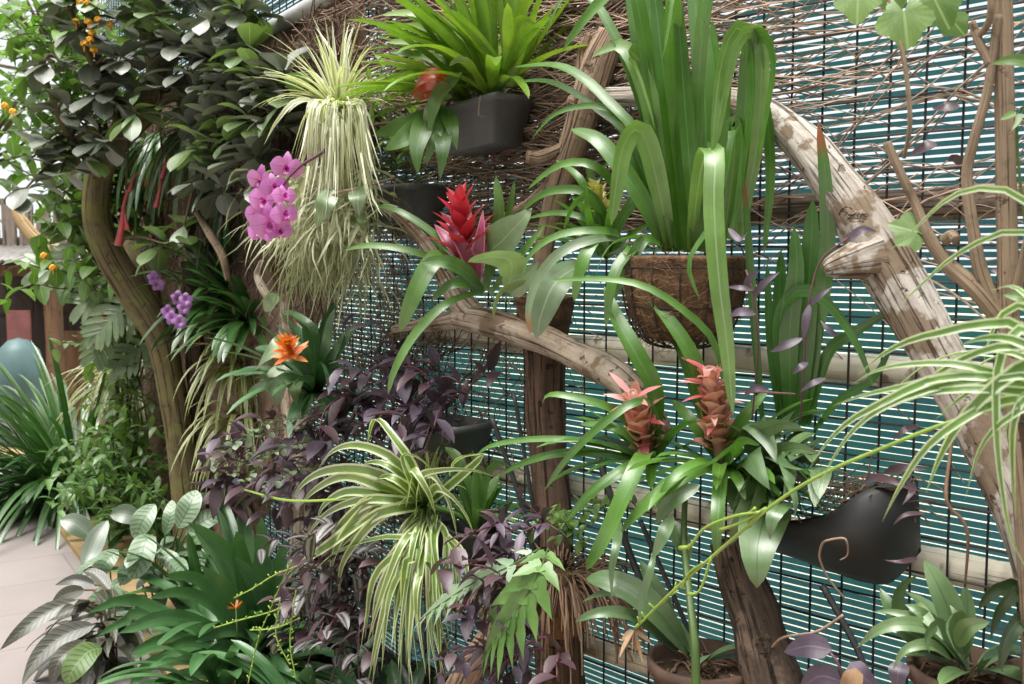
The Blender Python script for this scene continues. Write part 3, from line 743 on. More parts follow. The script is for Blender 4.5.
H = [([(625, -40, .3), (640, 50, .3), (655, 150, .3), (670, 245, .27)], 17), ([(652, -30, .36), (662, 60, .34), (673, 150, .31), (682, 250, .27)], 17),
     ([(668, -60, .32), (676, 40, .32), (684, 140, .3), (690, 250, .27)], 15), ([(690, -30, .26), (702, 60, .26), (706, 150, .26), (702, 250, .25)], 20),
     ([(641, -40, .26), (654, 80, .26), (668, 160, .26), (680, 250, .25)], 14), ([(676, -20, .4), (683, 80, .36), (690, 170, .33), (695, 250, .28)], 13),
     ([(712, 20, .24), (718, 90, .24), (716, 170, .25), (710, 250, .25)], 13),
     ([(712, 160, .42), (715, 112, .42), (722, 60, .4), (735, 29, .37), (752, 34, .34), (755, 120, .3), (742, 235, .27)], 15),
     ([(716, 150, .4), (724, 92, .4), (738, 40, .38), (757, 30, .34), (762, 60, .32), (756, 150, .3), (738, 240, .27)], 12),
     ([(756, 172, .36), (769, 112, .36), (776, 62, .36), (768, 36, .35), (752, 42, .33), (744, 120, .3), (732, 240, .27)], 14),
     ([(742, 190, .36), (752, 110, .35), (752, 60, .34), (740, 32, .33), (728, 60, .31), (724, 150, .29), (720, 245, .27)], 15),
     ([(733, 416, .42), (727, 345, .44), (719, 280, .46), (714, 205, .46), (715, 156, .44), (706, 152, .4), (697, 195, .34), (692, 250, .27)], 17),
     ([(700, 300, .44), (690, 262, .44), (712, 225, .42), (727, 175, .4), (735, 130, .37), (732, 180, .32), (722, 250, .27)], 11),
     ([(611, 225, .42), (614, 200, .42), (622, 150, .41), (634, 130, .39), (646, 140, .36), (660, 195, .32), (670, 248, .27)], 18),
     ([(571, 129, .36), (597, 140, .37), (618, 164, .36), (643, 202, .33), (663, 248, .28)], 15),
     ([(514, 67, .3), (556, 66, .34), (585, 80, .36), (611, 105, .36), (632, 128, .35), (652, 178, .32), (667, 245, .28)], 9),
     ([(505, 84, .3), (544, 81, .32), (576, 94, .34), (603, 114, .34), (623, 131, .33), (648, 185, .31), (664, 245, .28)], 6),
     ([(531, 140, .34), (553, 116, .36), (579, 107, .36), (607, 108, .36), (632, 130, .34), (660, 200, .31), (672, 246, .28)], 6),
     ([(592, 57, .34), (606, 50, .34), (623, 47, .34), (640, 74, .33), (656, 130, .31), (672, 245, .27)], 17),
     ([(655, 130, .4), (645, 100, .4), (636, 75, .38), (628, 52, .36), (640, 60, .33), (660, 150, .3), (676, 248, .27)], 15),
     ([(546, 38, .36), (555, 12, .36), (572, -10, .35), (600, 10, .34), (640, 100, .32), (676, 248, .27)], 9),
     ([(562, 52, .4), (580, 26, .4), (603, 0, .38), (630, -20, .36), (650, 80, .32), (680, 248, .27)], 14),
     ([(700, 40, .5), (708, 0, .48), (712, -40, .44), (700, 60, .34), (696, 160, .3), (690, 250, .27)], 12),
     ([(662, 60, .46), (668, 20, .46), (672, -10, .44), (672, 60, .36), (680, 160, .3), (688, 250, .27)], 16),
     ([(764, 255, .24), (771, 180, .26), (766, 110, .27), (752, 90, .28), (735, 160, .27), (722, 250, .26)], 10),
     ([(600, 190, .3), (607, 165, .32), (625, 158, .33), (645, 190, .31), (662, 246, .28)], 10),
     ([(740, 205, .3), (742, 160, .3), (735, 120, .3), (722, 170, .29), (712, 248, .27)], 12),
     ([(612, 300, .36), (630, 262, .37), (645, 240, .34), (660, 245, .3)], 10)]
PALE = (7, 8, 11, 13, 18, 19)
mpl = MB()
for q_, (pts, wd) in enumerate(H): L(mpl if q_ in PALE else ml, pts, wd * 1.22, 'strap', rg.uniform(0, .15) if q_ in PALE else rg.uniform(.15, .6), .35, n=22, rg=rg)
for i in range(9):
    x = rg.uniform(-22, 26); L(ml, [(680 + x * 1.6 + rg.uniform(-6, 6), rg.uniform(60, 175), .27 + rg.uniform(-.08, .08)), (682 + x * 1.2, 190, .27), (684 + x * .9, 252, .26)], rg.uniform(9, 14), 'strap', rg.uniform(0, .6), .3, n=12, rg=rg)
ml.build('leaves', M['basket'], T0); mpl.build('drooping_leaves', M['strap_pale'], T0)['label'] = 'paler folded leaves hanging over'

# ---- tall strap plant right of the basket
T0 = thing('strap_leaf_plant', 'upright broad dark green strap leaves between basket and driftwood log', 'plant', V(795, 425, .2))
ml = MB()
for pts, wd in (([(818, 120, .33), (824, 160, .33), (828, 215, .3), (827, 265, .27), (816, 335, .23), (804, 420, .2)], 17),
                ([(813, 198, .28), (811, 250, .27), (806, 330, .24), (800, 420, .2)], 22), ([(794, 226, .3), (797, 270, .29), (790, 330, .26), (790, 420, .2)], 20),
                ([(873, 388, .36), (865, 360, .36), (853, 335, .35), (832, 306, .33), (808, 290, .31), (790, 297, .29), (777, 330, .26), (782, 420, .2)], 13),
                ([(744, 178, .32), (748, 240, .3), (753, 310, .26), (762, 420, .2)], 9), ([(890, 311, .26), (852, 334, .25), (828, 355, .22), (808, 425, .2)], 12),
                ([(892, 348, .2), (872, 380, .2), (840, 400, .2), (815, 430, .2)], 9), ([(781, 250, .24), (779, 330, .23), (786, 425, .2)], 16), ([(767, 262, .26), (770, 340, .24), (780, 425, .2)], 9),
                ([(820, 320, .24), (812, 370, .22), (802, 425, .2)], 14)):
    L(ml, pts, wd, 'strap', .3, .3, n=18, rg=rg)
ml.build('leaves', M['upright'], T0)

# ---- planters on the mesh
def trough_at(px, py, off, wpx, hpx, m, T0=None, name='pot', tilt=0, ly=.14, taper=.8):
    c = V(px, py, off); k = depth(c) / F
    ax = A1 if px > 385 else A2; ay = N1 if px > 385 else N2
    cosv = abs(ax.dot(RT)) ; cosv = max(.25, cosv - abs(ax.dot(FW)) * (px - 512) / F * (1 if ax.dot(FW) > 0 else -1))
    lx = wpx * k / cosv
    ax = (ax + ZV * tilt).normalized()
    mb = MB(); trough(mb, c, ax, ay, lx, ly, hpx * k, taper); return mb, c, lx
def hooks(T0, c, lx, ax, n_, up=.16):
    mw = MB()
    for s in (-.32, .32):
        tube(mw, crom([c + ax * (lx * s) + n_ * .085 + ZV * .004, c + ax * (lx * s) + n_ * .09 - ZV * .05, c + ax * (lx * s * 1.02) + n_ * .02 - ZV * .03, c + ax * (lx * s) - n_ * .1 + ZV * .03], 12), .0022, 5)
    mw.build('hanging_wire', M['twig_pale'], T0)

# bromeliad in grey trough
mb, c, lx = trough_at(484, 104, .2, 60, 46, 'pot_grey', ly=.13, tilt=.09)
T0 = thing('potted_bromeliad', 'lime green bromeliad in a grey plastic trough at top', 'potted plant', c - ZV * .14)
mb.build('pot', M['pot_grey'], T0); hooks(T0, c, lx, A1, N1)
ml = MB(); rg = random.Random(31)
cc = V(493, 98, .2)
rosette(ml, rg, cc, 42, .40, .034, (22, 85), (120, 335), 1.0, 'strap', .35, 14, twist=.4, vary=.25)
rosette(ml, rg, cc + A1 * .07 + ZV * .02, 22, .34, .03, (45, 88), (0, 360), .7, 'strap', .35, 12)
rosette(ml, rg, cc - A1 * .08, 22, .40, .028, (5, 55), (135, 250), .7, 'strap', .35, 12)
for pts, wd in (([(381, 15, .34), (410, 14, .33), (440, 25, .28), (470, 55, .24), (490, 95, .2)], 11), ([(386, 42, .36), (425, 44, .33), (460, 62, .27), (488, 96, .2)], 11),
                ([(390, 52, .3), (430, 58, .29), (462, 75, .25), (485, 98, .2)], 10), ([(380, 28, .3), (425, 28, .3), (460, 45, .26), (488, 96, .2)], 9),
                ([(449, 66, .36), (457, 60, .36), (468, 62, .34), (478, 80, .28), (488, 98, .22)], 8), ([(541, 30, .3), (527, 18, .3), (515, 30, .27), (500, 95, .2)], 10)):
    L(ml, pts, wd, 'strap', .5, .35, n=16, rg=rg)
ml.build('leaves', M['lime'], T0)

# ---- magenta orchid
T0 = thing('moth_orchid', 'moth orchid with a spray of magenta flowers and hanging dark leaves', 'orchid', V(432, 118, .2))
ml = MB(); rg = random.Random(41)
for pts, wd in (([(418, 175, .34), (417, 150, .34), (424, 125, .3), (436, 108, .22)], 17), ([(426, 165, .3), (433, 140, .3), (437, 118, .26), (440, 105, .22)], 14),
                ([(440, 180, .3), (443, 150, .3), (443, 125, .26), (441, 106, .22)], 15), ([(384, 150, .36), (398, 142, .36), (418, 128, .3), (436, 110, .22)], 17),
                ([(372, 136, .3), (395, 128, .3), (418, 120, .27), (436, 108, .22)], 13), ([(429, 135, .3), (433, 110, .3), (440, 92, .28), (462, 72, .24)], 11),
                ([(457, 150, .26), (452, 128, .26), (446, 108, .22)], 12)):
    L(ml, [(x, y, o + .08) for x, y, o in pts], wd * 1.35, 'lance', .2, .2, n=14, rg=rg, nx=4)
ml.build('leaves', M['mid'], T0)
ms = MB()
ptube(ms, [(436, 108, .22), (425, 116, .3), (400, 122, .34), (370, 126, .38), (345, 137, .44), (318, 155, .5), (298, 168, .54), (280, 190, .58), (268, 222, .6)], [4, 4, 3.5, 3.5, 3.5, 3.5, 3, 2.5, 2], 7, 50)
ms.build('flower_stem', M['stem_purple'], T0)
def orchid_flower(T0, c, face, up, R, rg):
    face = face.normalized(); S = up.cross(face).normalized(); U = face.cross(S)
    mp = MB()
    for a, wd, l, pr in ((90, .62, .92, 'ovate'), (218, .6, .88, 'ovate'), (322, .6, .88, 'ovate'), (178, 1.15, 1.0, 'ellip'), (2, 1.15, 1.0, 'ellip')):
        a = R_(a + rg.uniform(-6, 6)); d = S * math.cos(a) + U * math.sin(a)
        lift = .012 if wd > 1 else -.003
        pts = [c + face * (lift * min(1, t * 3) + R * (.12 * math.sin(t * 2.6) - .22 * t * t)) + d * (R * l * t) for t in [i / 7 for i in range(8)]]
        ribbon(mp, pts, R * wd, pr, face, -.12, rg.random(), 4)
    o = mp.build('flower', M['orchid_pet'], T0)
    q = MB()
    for a in (-60, 240, 90):
        a = R_(a); d = S * math.cos(a) + U * math.sin(a) - U * .35
        ribbon(q, [c + face * (.006 + R * .5 * math.sin(t * 1.6)) + d * (R * .34 * t) for t in [i / 5 for i in range(6)]], R * .3, 'ellip', face, .4, rg.random(), 2)
    sub(q, 'lip', M['orchid_lip'], o)
for x, y, s, fx, o in ((287, 167, 17, -.1, .55), (262, 179, 16, -.5, .57), (274, 186, 15, .1, .59), (266, 200, 18, -.35, .58), (283, 196, 13, .4, .6), (259, 214, 15, -.5, .58),
                       (270, 222, 21, -.1, .62), (283, 214, 15, .4, .6), (262, 232, 15, -.3, .58), (279, 231, 14, .2, .6)):
    p = V(x, y, o)
    orchid_flower(T0, p, (CAM - p).normalized() + RT * fx + ZV * rg.uniform(-.3, .2), ZV + RT * rg.uniform(-.2, .2), pix(s, p), rg)

# red spathe plant behind
T0 = thing('anthurium', 'single orange red cupped spathe left of the grey trough', 'flower', V(440, 112, .2))
mb = MB()
L(mb, [(413, 95, .38), (424, 82, .4), (438, 78, .38), (452, 86, .32)], 20, 'ellip', .8, .5, n=14, rg=rg, nx=6, rnd=.2)
L(mb, [(414, 97, .36), (428, 92, .37), (440, 90, .35), (452, 87, .32)], 17, 'ellip', -.3, .5, n=14, rg=rg, nx=6, rnd=.8)
mb.build('spathe', M['red_leaf'], T0)
mb = MB(); ptube(mb, [(452, 86, .32), (452, 95, .28), (444, 110, .2)], 3, 6, 12); mb.build('stalk', M['stem_green'], T0)
mb = MB(); L(mb, [(424, 132, .36), (430, 110, .37), (440, 98, .34), (452, 96, .3)], 14, 'ovate', .4, .2, n=12, rg=rg, nx=4); mb.build('leaves', M['broad'], T0)

# ---- crimson bromeliad on the fork
def bract_spike(T0, base, axis, Ln, n, Lb, Wb, mats, rg, prof='ovate', spread=(35, 60), name='flower_spike', out=.5, r0=.01):
    axis = axis.normalized(); S = axis.orthogonal().normalized(); B = axis.cross(S)
    mbs = [MB() for _ in mats]
    tube(mbs[0], [base + axis * (Ln * t / 8) for t in range(9)], [r0, r0 * .5], 8)
    for i in range(n):
        t = i / (n - 1); a = i * 2.4 + rg.uniform(-.2, .2)
        rad = S * math.cos(a) + B * math.sin(a)
        th = R_(spread[1] + (spread[0] - spread[1]) * t)
        d = axis * math.cos(th) + rad * math.sin(th)
        l = Lb * (1.1 - .45 * t) * rg.uniform(.85, 1.15)
        pts = []; p = base + axis * (Ln * t * .85); 
        for j in range(9):
            pts.append(p.copy()); p = p + d * (l / 8); d = (d + rad * out * .1).normalized()
        ribbon(mbs[min(len(mats) - 1, int(i / n * len(mats) * .999)) if len(mats) < 3 else i % len(mats)], pts, Wb * (1.1 - .3 * t), prof, axis - d * axis.dot(d) if abs(d.dot(axis)) < .99 else rad, .3, rg.random(), 4)
    p0 = mbs[0].build(name, M[mats[0]], T0)
    for m_, q in zip(mats[1:], mbs[1:]): sub(q, 'bracts', M[m_], p0)
    return p0
rg = random.Random(51)
b = V(472, 270, .3)
T0 = thing('crimson_bromeliad', 'bromeliad with crimson and wine red flower spike on the driftwood fork', 'bromeliad', V(478, 305, .24))
k_ = depth(b) / F
# lower wine coloured bracts then crimson tip
mbw = MB()
for pts, wd in (([(434, 224, .36), (448, 240, .37), (466, 262, .34), (474, 285, .3)], 16), ([(446, 222, .4), (458, 240, .4), (470, 262, .36), (476, 285, .3)], 17), ([(483, 210, .36), (481, 235, .37), (477, 262, .34), (476, 285, .3)], 16),
                ([(440, 212, .34), (456, 226, .36), (468, 248, .35), (474, 280, .3)], 14), ([(489, 222, .34), (484, 245, .35), (479, 268, .33), (476, 285, .3)], 12)):
    L(mbw, pts, wd, 'lance', .3, .3, n=12, rg=rg, nx=4)
wp = mbw.build('lower_bracts', M['wine'], T0); wp['label'] = 'wine pink lower bracts'
bract_spike(T0, V(467, 262, .36), V(457, 184, .4) - V(467, 262, .36), 62 * k_, 22, 42 * k_, 15 * k_, ['red_bract', 'red_bract'], rg, 'lance', (18, 48))
ml = MB()
for pts, wd in (([(344, 250, .5), (370, 246, .5), (405, 250, .45), (440, 262, .36), (475, 285, .28)], 8), ([(400, 332, .52), (412, 300, .52), (428, 268, .48), (445, 258, .42), (478, 288, .28)], 19),
                ([(375, 205, .42), (400, 212, .42), (435, 235, .37), (470, 270, .3), (478, 290, .28)], 8), ([(388, 395, .5), (395, 370, .5), (415, 335, .46), (445, 305, .4), (478, 292, .28)], 10),
                ([(422, 262, .5), (445, 262, .47), (465, 272, .4), (482, 292, .3)], 16), ([(496, 175, .3), (500, 210, .3), (494, 250, .28), (486, 290, .26)], 14), ([(515, 180, .26), (508, 220, .26), (497, 255, .26), (486, 290, .26)], 9),
                ([(430, 235, .24), (455, 258, .26), (475, 275, .26), (484, 292, .26)], 12), ([(545, 225, .28), (525, 250, .3), (505, 275, .28), (490, 294, .26)], 9), ([(432, 300, .44), (450, 285, .42), (470, 285, .36), (484, 294, .28)], 11)):
    L(ml, pts, wd, 'strap', .45, .35, n=16, rg=rg)
ml.build('strap_leaves', M['mid'], T0)
T0 = thing('broad_leaf_plant', 'small plant with pale oval leaves right of the crimson bromeliad', 'plant', V(498, 312, .28))
ml = MB()
for pts, wd in (([(532, 208, .36), (520, 222, .38), (503, 240, .36), (488, 258, .32), (494, 300, .28)], 34), ([(468, 262, .46), (482, 258, .46), (498, 257, .43), (512, 264, .38), (505, 300, .28)], 26),
                ([(494, 318, .42), (494, 305, .44), (500, 290, .43), (512, 283, .4), (508, 305, .3)], 24), ([(521, 252, .3), (512, 270, .32), (508, 288, .3), (504, 308, .28)], 13), ([(538, 262, .28), (525, 278, .3), (514, 292, .3), (506, 310, .28)], 18)):
    L(ml, pts, wd * 1.15, 'ovate', .2, .15, n=18, rg=rg, nx=4, pet=.34)
ml.build('leaves', M['broad'], T0)

# ---- yellow guzmania
rg = random.Random(61)
T0 = thing('yellow_bromeliad', 'yellow flowered bromeliad with arching pale leaves left of the coir basket', 'bromeliad', V(604, 262, .22))
q = V(603, 222, .28); k_ = depth(q) / F
bract_spike(T0, q, V(594, 178, .32) - q, 38 * k_, 20, 26 * k_, 12 * k_, ['yellow', 'yellow'], rg, 'lance', (18, 65))
ml = MB(); base = (606, 258, .24)
for pts, wd in (([(527, 190, .36), (546, 174, .38), (568, 163, .38), (596, 167, .36), (615, 195, .3)], 9), ([(519, 214, .36), (540, 196, .38), (560, 190, .38), (588, 193, .35), (606, 220, .3)], 9),
                ([(528, 218, .34), (560, 213, .35), (590, 221, .33), (606, 240, .28)], 7), ([(522, 280, .44), (530, 256, .45), (555, 237, .44), (590, 231, .4), (620, 236, .32)], 9),
                ([(574, 302, .44), (579, 275, .45), (588, 250, .43), (600, 237, .36)], 14), ([(595, 277, .46), (602, 256, .46), (616, 240, .42), (640, 236, .34)], 8), ([(606, 328, .4), (611, 292, .42), (619, 266, .4), (634, 248, .34)], 14),
                ([(585, 178, .42), (586, 205, .42), (590, 225, .36), (600, 245, .3)], 9), ([(563, 232, .42), (572, 206, .42), (588, 196, .38), (604, 230, .3)], 8), ([(613, 190, .4), (612, 210, .38), (608, 235, .3)], 10),
                ([(640, 200, .3), (625, 215, .3), (612, 240, .28)], 12), ([(556, 160, .3), (580, 180, .32), (598, 220, .28)], 9)):
    L(ml, pts + [base], wd, 'strap', .45, .35, n=18, rg=rg)
rosette(ml, rg, V(606, 258, .22), 16, .22, .03, (20, 80), (140, 330), 1.0, 'strap', .35, 10)
ml.build('leaves', M['basket'], T0)
mb = MB(); L(mb, [(530, 334, .5), (529, 310, .5), (538, 280, .49), (562, 252, .47), (598, 239, .4), (625, 240, .3)], 11, 'strap', .4, .35, n=20, rg=rg, rnd=.7)
L(mb, [(536, 338, .44), (542, 312, .45), (553, 286, .43), (568, 272, .38), (590, 262, .3)], 31, 'ellip', .2, .12, n=16, rg=rg, nx=4, rnd=.3)
mb.build('grey_leaves', M['grey_strap'], T0)['label'] = 'grey green drooping leaves, one with a brown tip'
mb = MB(); c = V(545, 300, .2); kk = depth(c) / F
T0 = thing('mounted_pot', 'brown fibre pot tucked behind the grey drooping leaf', 'pot', c - ZV * .1)
lathe(mb, c, [(.001, -.1), (.06, -.1), (.08, .0), (.085, .01), (.07, .01), (.065, -.02), (.001, -.025)], 24, nz=.06); mb.build('pot', M['coir'], T0)
mw = MB(); ring(mw, c - ZV * .01, .082, .002, 28); ring(mw, c - ZV * .06, .072, .002, 28); mw.build('wire_ring', M['wire'], T0)

# ---- salmon bromeliads (two plants)
def salmon(label, bpx, tip, leaves, nrand, seed, scale):
    rg = random.Random(seed)
    b = V(*bpx); k_ = depth(b) / F
    T0 = thing('salmon_bromeliad', label, 'bromeliad', b - ZV * .06, 'salmon flowered bromeliads')
    ax = V(*tip) - b; Ln = ax.length; ax.normalize(); S = ax.orthogonal().normalized(); B = ax.cross(S)
    mb = MB(); tube(mb, [b + ax * (Ln * t / 6) for t in range(7)], [.014 * scale, .012 * scale], 10)
    for i in range(int(26 * scale)):
        t = .12 + .88 * i / (26 * scale); a = i * 2.4
        rad = S * math.cos(a) + B * math.sin(a)
        th = R_(75 - 45 * t); d = ax * math.cos(th) + rad * math.sin(th); p = b + ax * (Ln * .92 * t) + rad * .008
        l = (24 if t < .7 else 19) * k_ * rg.uniform(.8, 1.2); pts = []
        for j in range(8):
            pts.append(p.copy()); p = p + d * (l / 7)
            d = (d + ax * (.16 if j < 4 else -.22) + rad * (.1 if j > 4 else 0)).normalized()
        ribbon(mb, pts, (23 if t < .75 else 14) * k_, 'ovate', ax - d * ax.dot(d), .45, rg.random(), 4)
    fs = mb.build('flower_spike', M['salmon'], T0)
    q = MB(); tube(q, [b + ax * (Ln * t / 4) for t in range(5)], .008, 6)
    for i in range(int(16 * scale)):
        a = i * 2.4; t = rg.uniform(.6, 1.0) if i % 4 else rg.uniform(.3, .6); rad = S * math.cos(a) + B * math.sin(a)
        d = rad + ax * (t * 1.6 - .9)
        pts = march(b + ax * (Ln * t) + rad * .008, d, rg.uniform(20, 32) * k_, 7, .25, rg, .05)
        ribbon(q, pts, 7 * k_, 'lance', ax, .3, rg.random(), 2)
    sub(q, 'pink_bracts', M['pink_tip'], fs)
    ml = MB()
    for pts, wd in leaves: L(ml, pts + [(bpx[0], bpx[1] + 4, bpx[2])], wd, 'strap', .45, .35, n=20, rg=rg)
    rosette(ml, rg, b - ZV * .02, nrand, .24, .034, (8, 60), (130, 330), .9, 'strap', .35, 10)
    ml.build('leaves', M['basket'], T0)
    return T0
salmon('shorter salmon flowered bromeliad at the end of the forked driftwood', (652, 458, .3), (632, 392, .42),
       [([(542, 404, .5), (547, 396, .5), (560, 395, .5), (592, 402, .46), (620, 416, .4)], 9), ([(545, 490, .5), (560, 468, .52), (583, 442, .52), (607, 421, .5), (634, 403, .46), (655, 410, .38)], 9),
        ([(473, 460, .46), (489, 447, .47), (527, 440, .46), (571, 440, .43), (614, 447, .37)], 7), ([(500, 475, .44), (530, 461, .45), (567, 453, .43), (612, 455, .37)], 9),
        ([(586, 570, .5), (606, 537, .53), (629, 487, .5), (645, 455, .42)], 20), ([(566, 522, .48), (590, 492, .48), (617, 472, .44), (636, 462, .38)], 8), ([(570, 518, .42), (600, 488, .44), (628, 472, .4)], 9),
        ([(580, 424, .4), (610, 427, .4), (635, 440, .36)], 10), ([(604, 286, .38), (617, 320, .4), (635, 353, .4), (654, 395, .36)], 20), ([(640, 345, .3), (650, 390, .33)], 13)], 14, 71, .9)
salmon('taller salmon flowered bromeliad beside the long hanging leaf', (722, 462, .28), (709, 368, .36),
       [([(545, 281, .5), (600, 279, .5), (643, 286, .47), (680, 308, .42), (713, 342, .36), (725, 400, .3)], 8), ([(642, 290, .38), (669, 321, .38), (693, 360, .36), (706, 405, .32)], 17), ([(655, 300, .3), (680, 350, .32), (700, 410, .3)], 12),
        ([(621, 532, .5), (647, 504, .5), (673, 485, .46), (697, 472, .4)], 15), ([(717, 558, .46), (718, 522, .48), (721, 485, .42)], 16), ([(692, 472, .44), (712, 460, .46), (732, 445, .44), (735, 455, .36)], 15),
        ([(768, 390, .3), (752, 408, .32), (736, 432, .3)], 14), ([(745, 500, .4), (738, 480, .38)], 12), ([(672, 400, .3), (690, 420, .32), (708, 445, .3)], 14), ([(655, 510, .5), (672, 478, .48), (700, 462, .4)], 9),
        ([(760, 445, .4), (745, 440, .38), (732, 452, .34)], 10)], 16, 72, 1.15)
# ------------------------------------------------------------------ right foreground
# ---- variegated spider plant leaning in from the right
rg = random.Random(81)
b = V(1085, 400, .62); k_ = depth(b) / F
T0 = thing('spider_plant', 'white margined spider plant arching in from the right edge', 'spider plant', b - ZV * .12, 'spider plants')
mb = MB(); lathe(mb, b - ZV * .02, [(.001, -.12), (.06, -.12), (.085, 0), (.088, .012), (.078, .012), (.07, -.02), (.001, -.025)], 28); mb.build('pot', M['terra'], T0)
mb = MB(); ring(mb, b - ZV * .03, .086, .003, 30); tube(mb, crom([b - ZV * .03 - N1 * .085, b - N1 * .3 - ZV * .02, b - N1 * .55 + ZV * .02], 12), .005, 6); mb.build('bracket', M['wire'], T0)
ml = MB(); o = .7
G = [([(856, 377), (882, 355), (911, 340), (947, 331), (982, 324), (1024, 330)], 10), ([(850, 386), (876, 371), (911, 364), (958, 364), (1002, 375)], 8), ([(832, 406), (865, 395), (911, 385), (958, 376), (1010, 380)], 9),
     ([(809, 469), (827, 443), (850, 421), (882, 403), (923, 383), (964, 374), (1020, 380)], 10), ([(816, 495), (832, 461), (853, 431), (882, 408), (923, 391), (975, 380), (1030, 386)], 8), ([(864, 422), (894, 405), (929, 393), (973, 389), (1024, 392)], 9),
     ([(926, 493), (941, 455), (964, 417), (994, 387), (1024, 366), (1060, 360)], 15), ([(882, 522), (900, 487), (923, 452), (950, 428), (1000, 402)], 9), ([(1030, 575), (1012, 540), (1002, 490), (996, 430), (997, 370), (1010, 335), (1040, 335)], 9),
     ([(888, 252), (914, 230), (941, 204), (967, 190), (996, 189), (1026, 200), (1060, 260)], 8), ([(895, 309), (923, 283), (953, 257), (988, 238), (1026, 231), (1070, 270)], 7), ([(984, 362), (992, 332), (1006, 311), (1026, 306), (1060, 330)], 10),
     ([(900, 400), (940, 372), (985, 350), (1030, 350)], 9), ([(935, 420), (965, 395), (1000, 378), (1040, 378)], 8), ([(960, 345), (985, 338), (1015, 340), (1050, 360)], 12), ([(1016, 520), (1012, 460), (1014, 420), (1030, 395)], 9), ([(965, 500), (980, 450), (1005, 420), (1045, 400)], 8),
     ([(1003, 445), (1010, 410), (1030, 390)], 8), ([(938, 365), (970, 352), (1010, 352), (1050, 370)], 7), ([(1020, 300), (1040, 320), (1070, 370)], 9), ([(990, 290), (1020, 290), (1060, 340)], 8)]
for pts, wd in G:
    n_ = len(pts)
    L(ml, [(x, y, o + .1 + .12 * math.sin(3 * i / n_)) for i, (x, y) in enumerate(pts)] + [(1080, 396, .64)], wd * 1.3, 'grass', .2, .35, n=22, rg=rg, nx=4)
rosette(ml, rg, b, 12, .34, .017, (10, 80), (0, 360), 1.6, 'grass', .35, 14, nx=4)
ml.build('leaves', M['spider_fg'], T0)
ms = MB()
ptube(ms, [(1078, 398, .64), (1024, 401, .76), (988, 411, .8), (941, 425, .82), (888, 446, .82), (827, 472, .8), (777, 502, .76), (720, 550, .7), (672, 592, .62), (636, 628, .54)], [4, 4, 4, 4, 4, 3.6, 3.4, 3.4, 3, 2.6], 8, 70)
for a, p1, p2 in (((766, 508, .75), (742, 522, .74), (720, 530, .72)), ((750, 527, .73), (748, 516, .74), (755, 508, .75)), ((712, 556, .69), (700, 590, .68), (688, 594, .66)), ((706, 562, .68), (690, 572, .66), (682, 588, .64))):
    ptube(ms, [a, p1, p2], [3, 2.5, 3.5], 6, 12)
ptube(ms, [(760, 512, .75), (735, 516, .74), (705, 528, .7), (690, 546, .68), (680, 548, .67)], [3, 3, 3, 4, 5], 6, 20)
for i in range(9):
    u = i / 8; p = V(675 - 40 * u, 590 + 38 * u, .62 - .08 * u)
    tube(ms, march(p, Vector((rg.uniform(-1, 1), -.4, rg.uniform(.2, 1))), .02, 4, 0), [.0035, .0015], 5)
ms.build('runner', M['stem_lime'], T0)
mb = MB(); c = V(634, 630, .54)
for i in range(9): ribbon(mb, march(c, Vector((rg.uniform(-.6, .4), -.3, rg.uniform(-1.2, .1))), rg.uniform(.03, .08), 7, .6), .012, 'lance', N1, .2, rg.random())
mb.build('plantlet', M['dead'], T0)['label'] = 'withered pale brown plantlet at the tip of the runner'

# ---- bright lobed leaves at top right
def lobed(mb, c, d, N, s, rg, nl=5):
    d = d.normalized(); N = (N - d * N.dot(d)).normalized(); S = d.cross(N); n = 60; vs = [c]; uv = [(.5, 0)]
    for i in range(n + 1):
        a = -2.75 + 5.5 * i / n
        r = s * (.78 + .10 * math.cos(a * nl * .92) + .14 * math.cos(a)) * (1 + .035 * math.sin(a * 23))
        q = d * (math.cos(a) * r + s * .1) + S * math.sin(a) * r
        vs.append(c + q + N * (-.25 * q.length ** 2 / s + .1 * abs(math.sin(a)) * r)); uv.append((.5 + .5 * math.sin(a), .5 + .4 * math.cos(a)))
    mb.add(vs, [(0, i + 1, i + 2) for i in range(n)], uv, rg.random())
rg = random.Random(83)
T0 = thing('climbing_vine', 'bright green lobed leaves hanging from a vine at the top right', 'vine', V(890, -30, .5))
ml = MB()
for x, y, o, dx, dz, s in ((858, -6, .52, -.1, -1, 26), (904, 12, .5, .05, -1, 32), (935, 0, .46, .5, -1, 28), (888, -20, .45, .2, -1, 30), (952, 20, .4, .7, -.8, 18)):
    p = V(x, y, o); lobed(ml, p, Vector((dx, -.3, dz)), (CAM - p) + ZV * 1.2, s * depth(p) / F, rg)
ml.build('leaves', M['light'], T0)
ms = MB(); ptube(ms, [(845, -25, .48), (875, -15, .48), (915, -18, .46), (960, -30, .42)], 4, 7, 20); ms.build('stem', M['twig'], T0)
T0 = thing('climbing_vine', 'single bright green ragged leaf on a thin stem against the driftwood log', 'vine', V(950, 262, .42))
ml = MB(); p = V(918, 232, .44); lobed(ml, p, Vector((-.9, .1, .35)), (CAM - p) + ZV, 25 * depth(p) / F, rg, 7); ml.build('leaf', M['light'], T0)
ms = MB(); ptube(ms, [(918, 232, .44), (936, 245, .43), (950, 264, .42)], 3, 6, 10); ms.build('stem', M['stem_green'], T0)
T0 = thing('green_shoot', 'small bright green leaves and curled buds by the bare stem at the right edge', 'shoot', V(1010, 125, .46))
ml = MB()
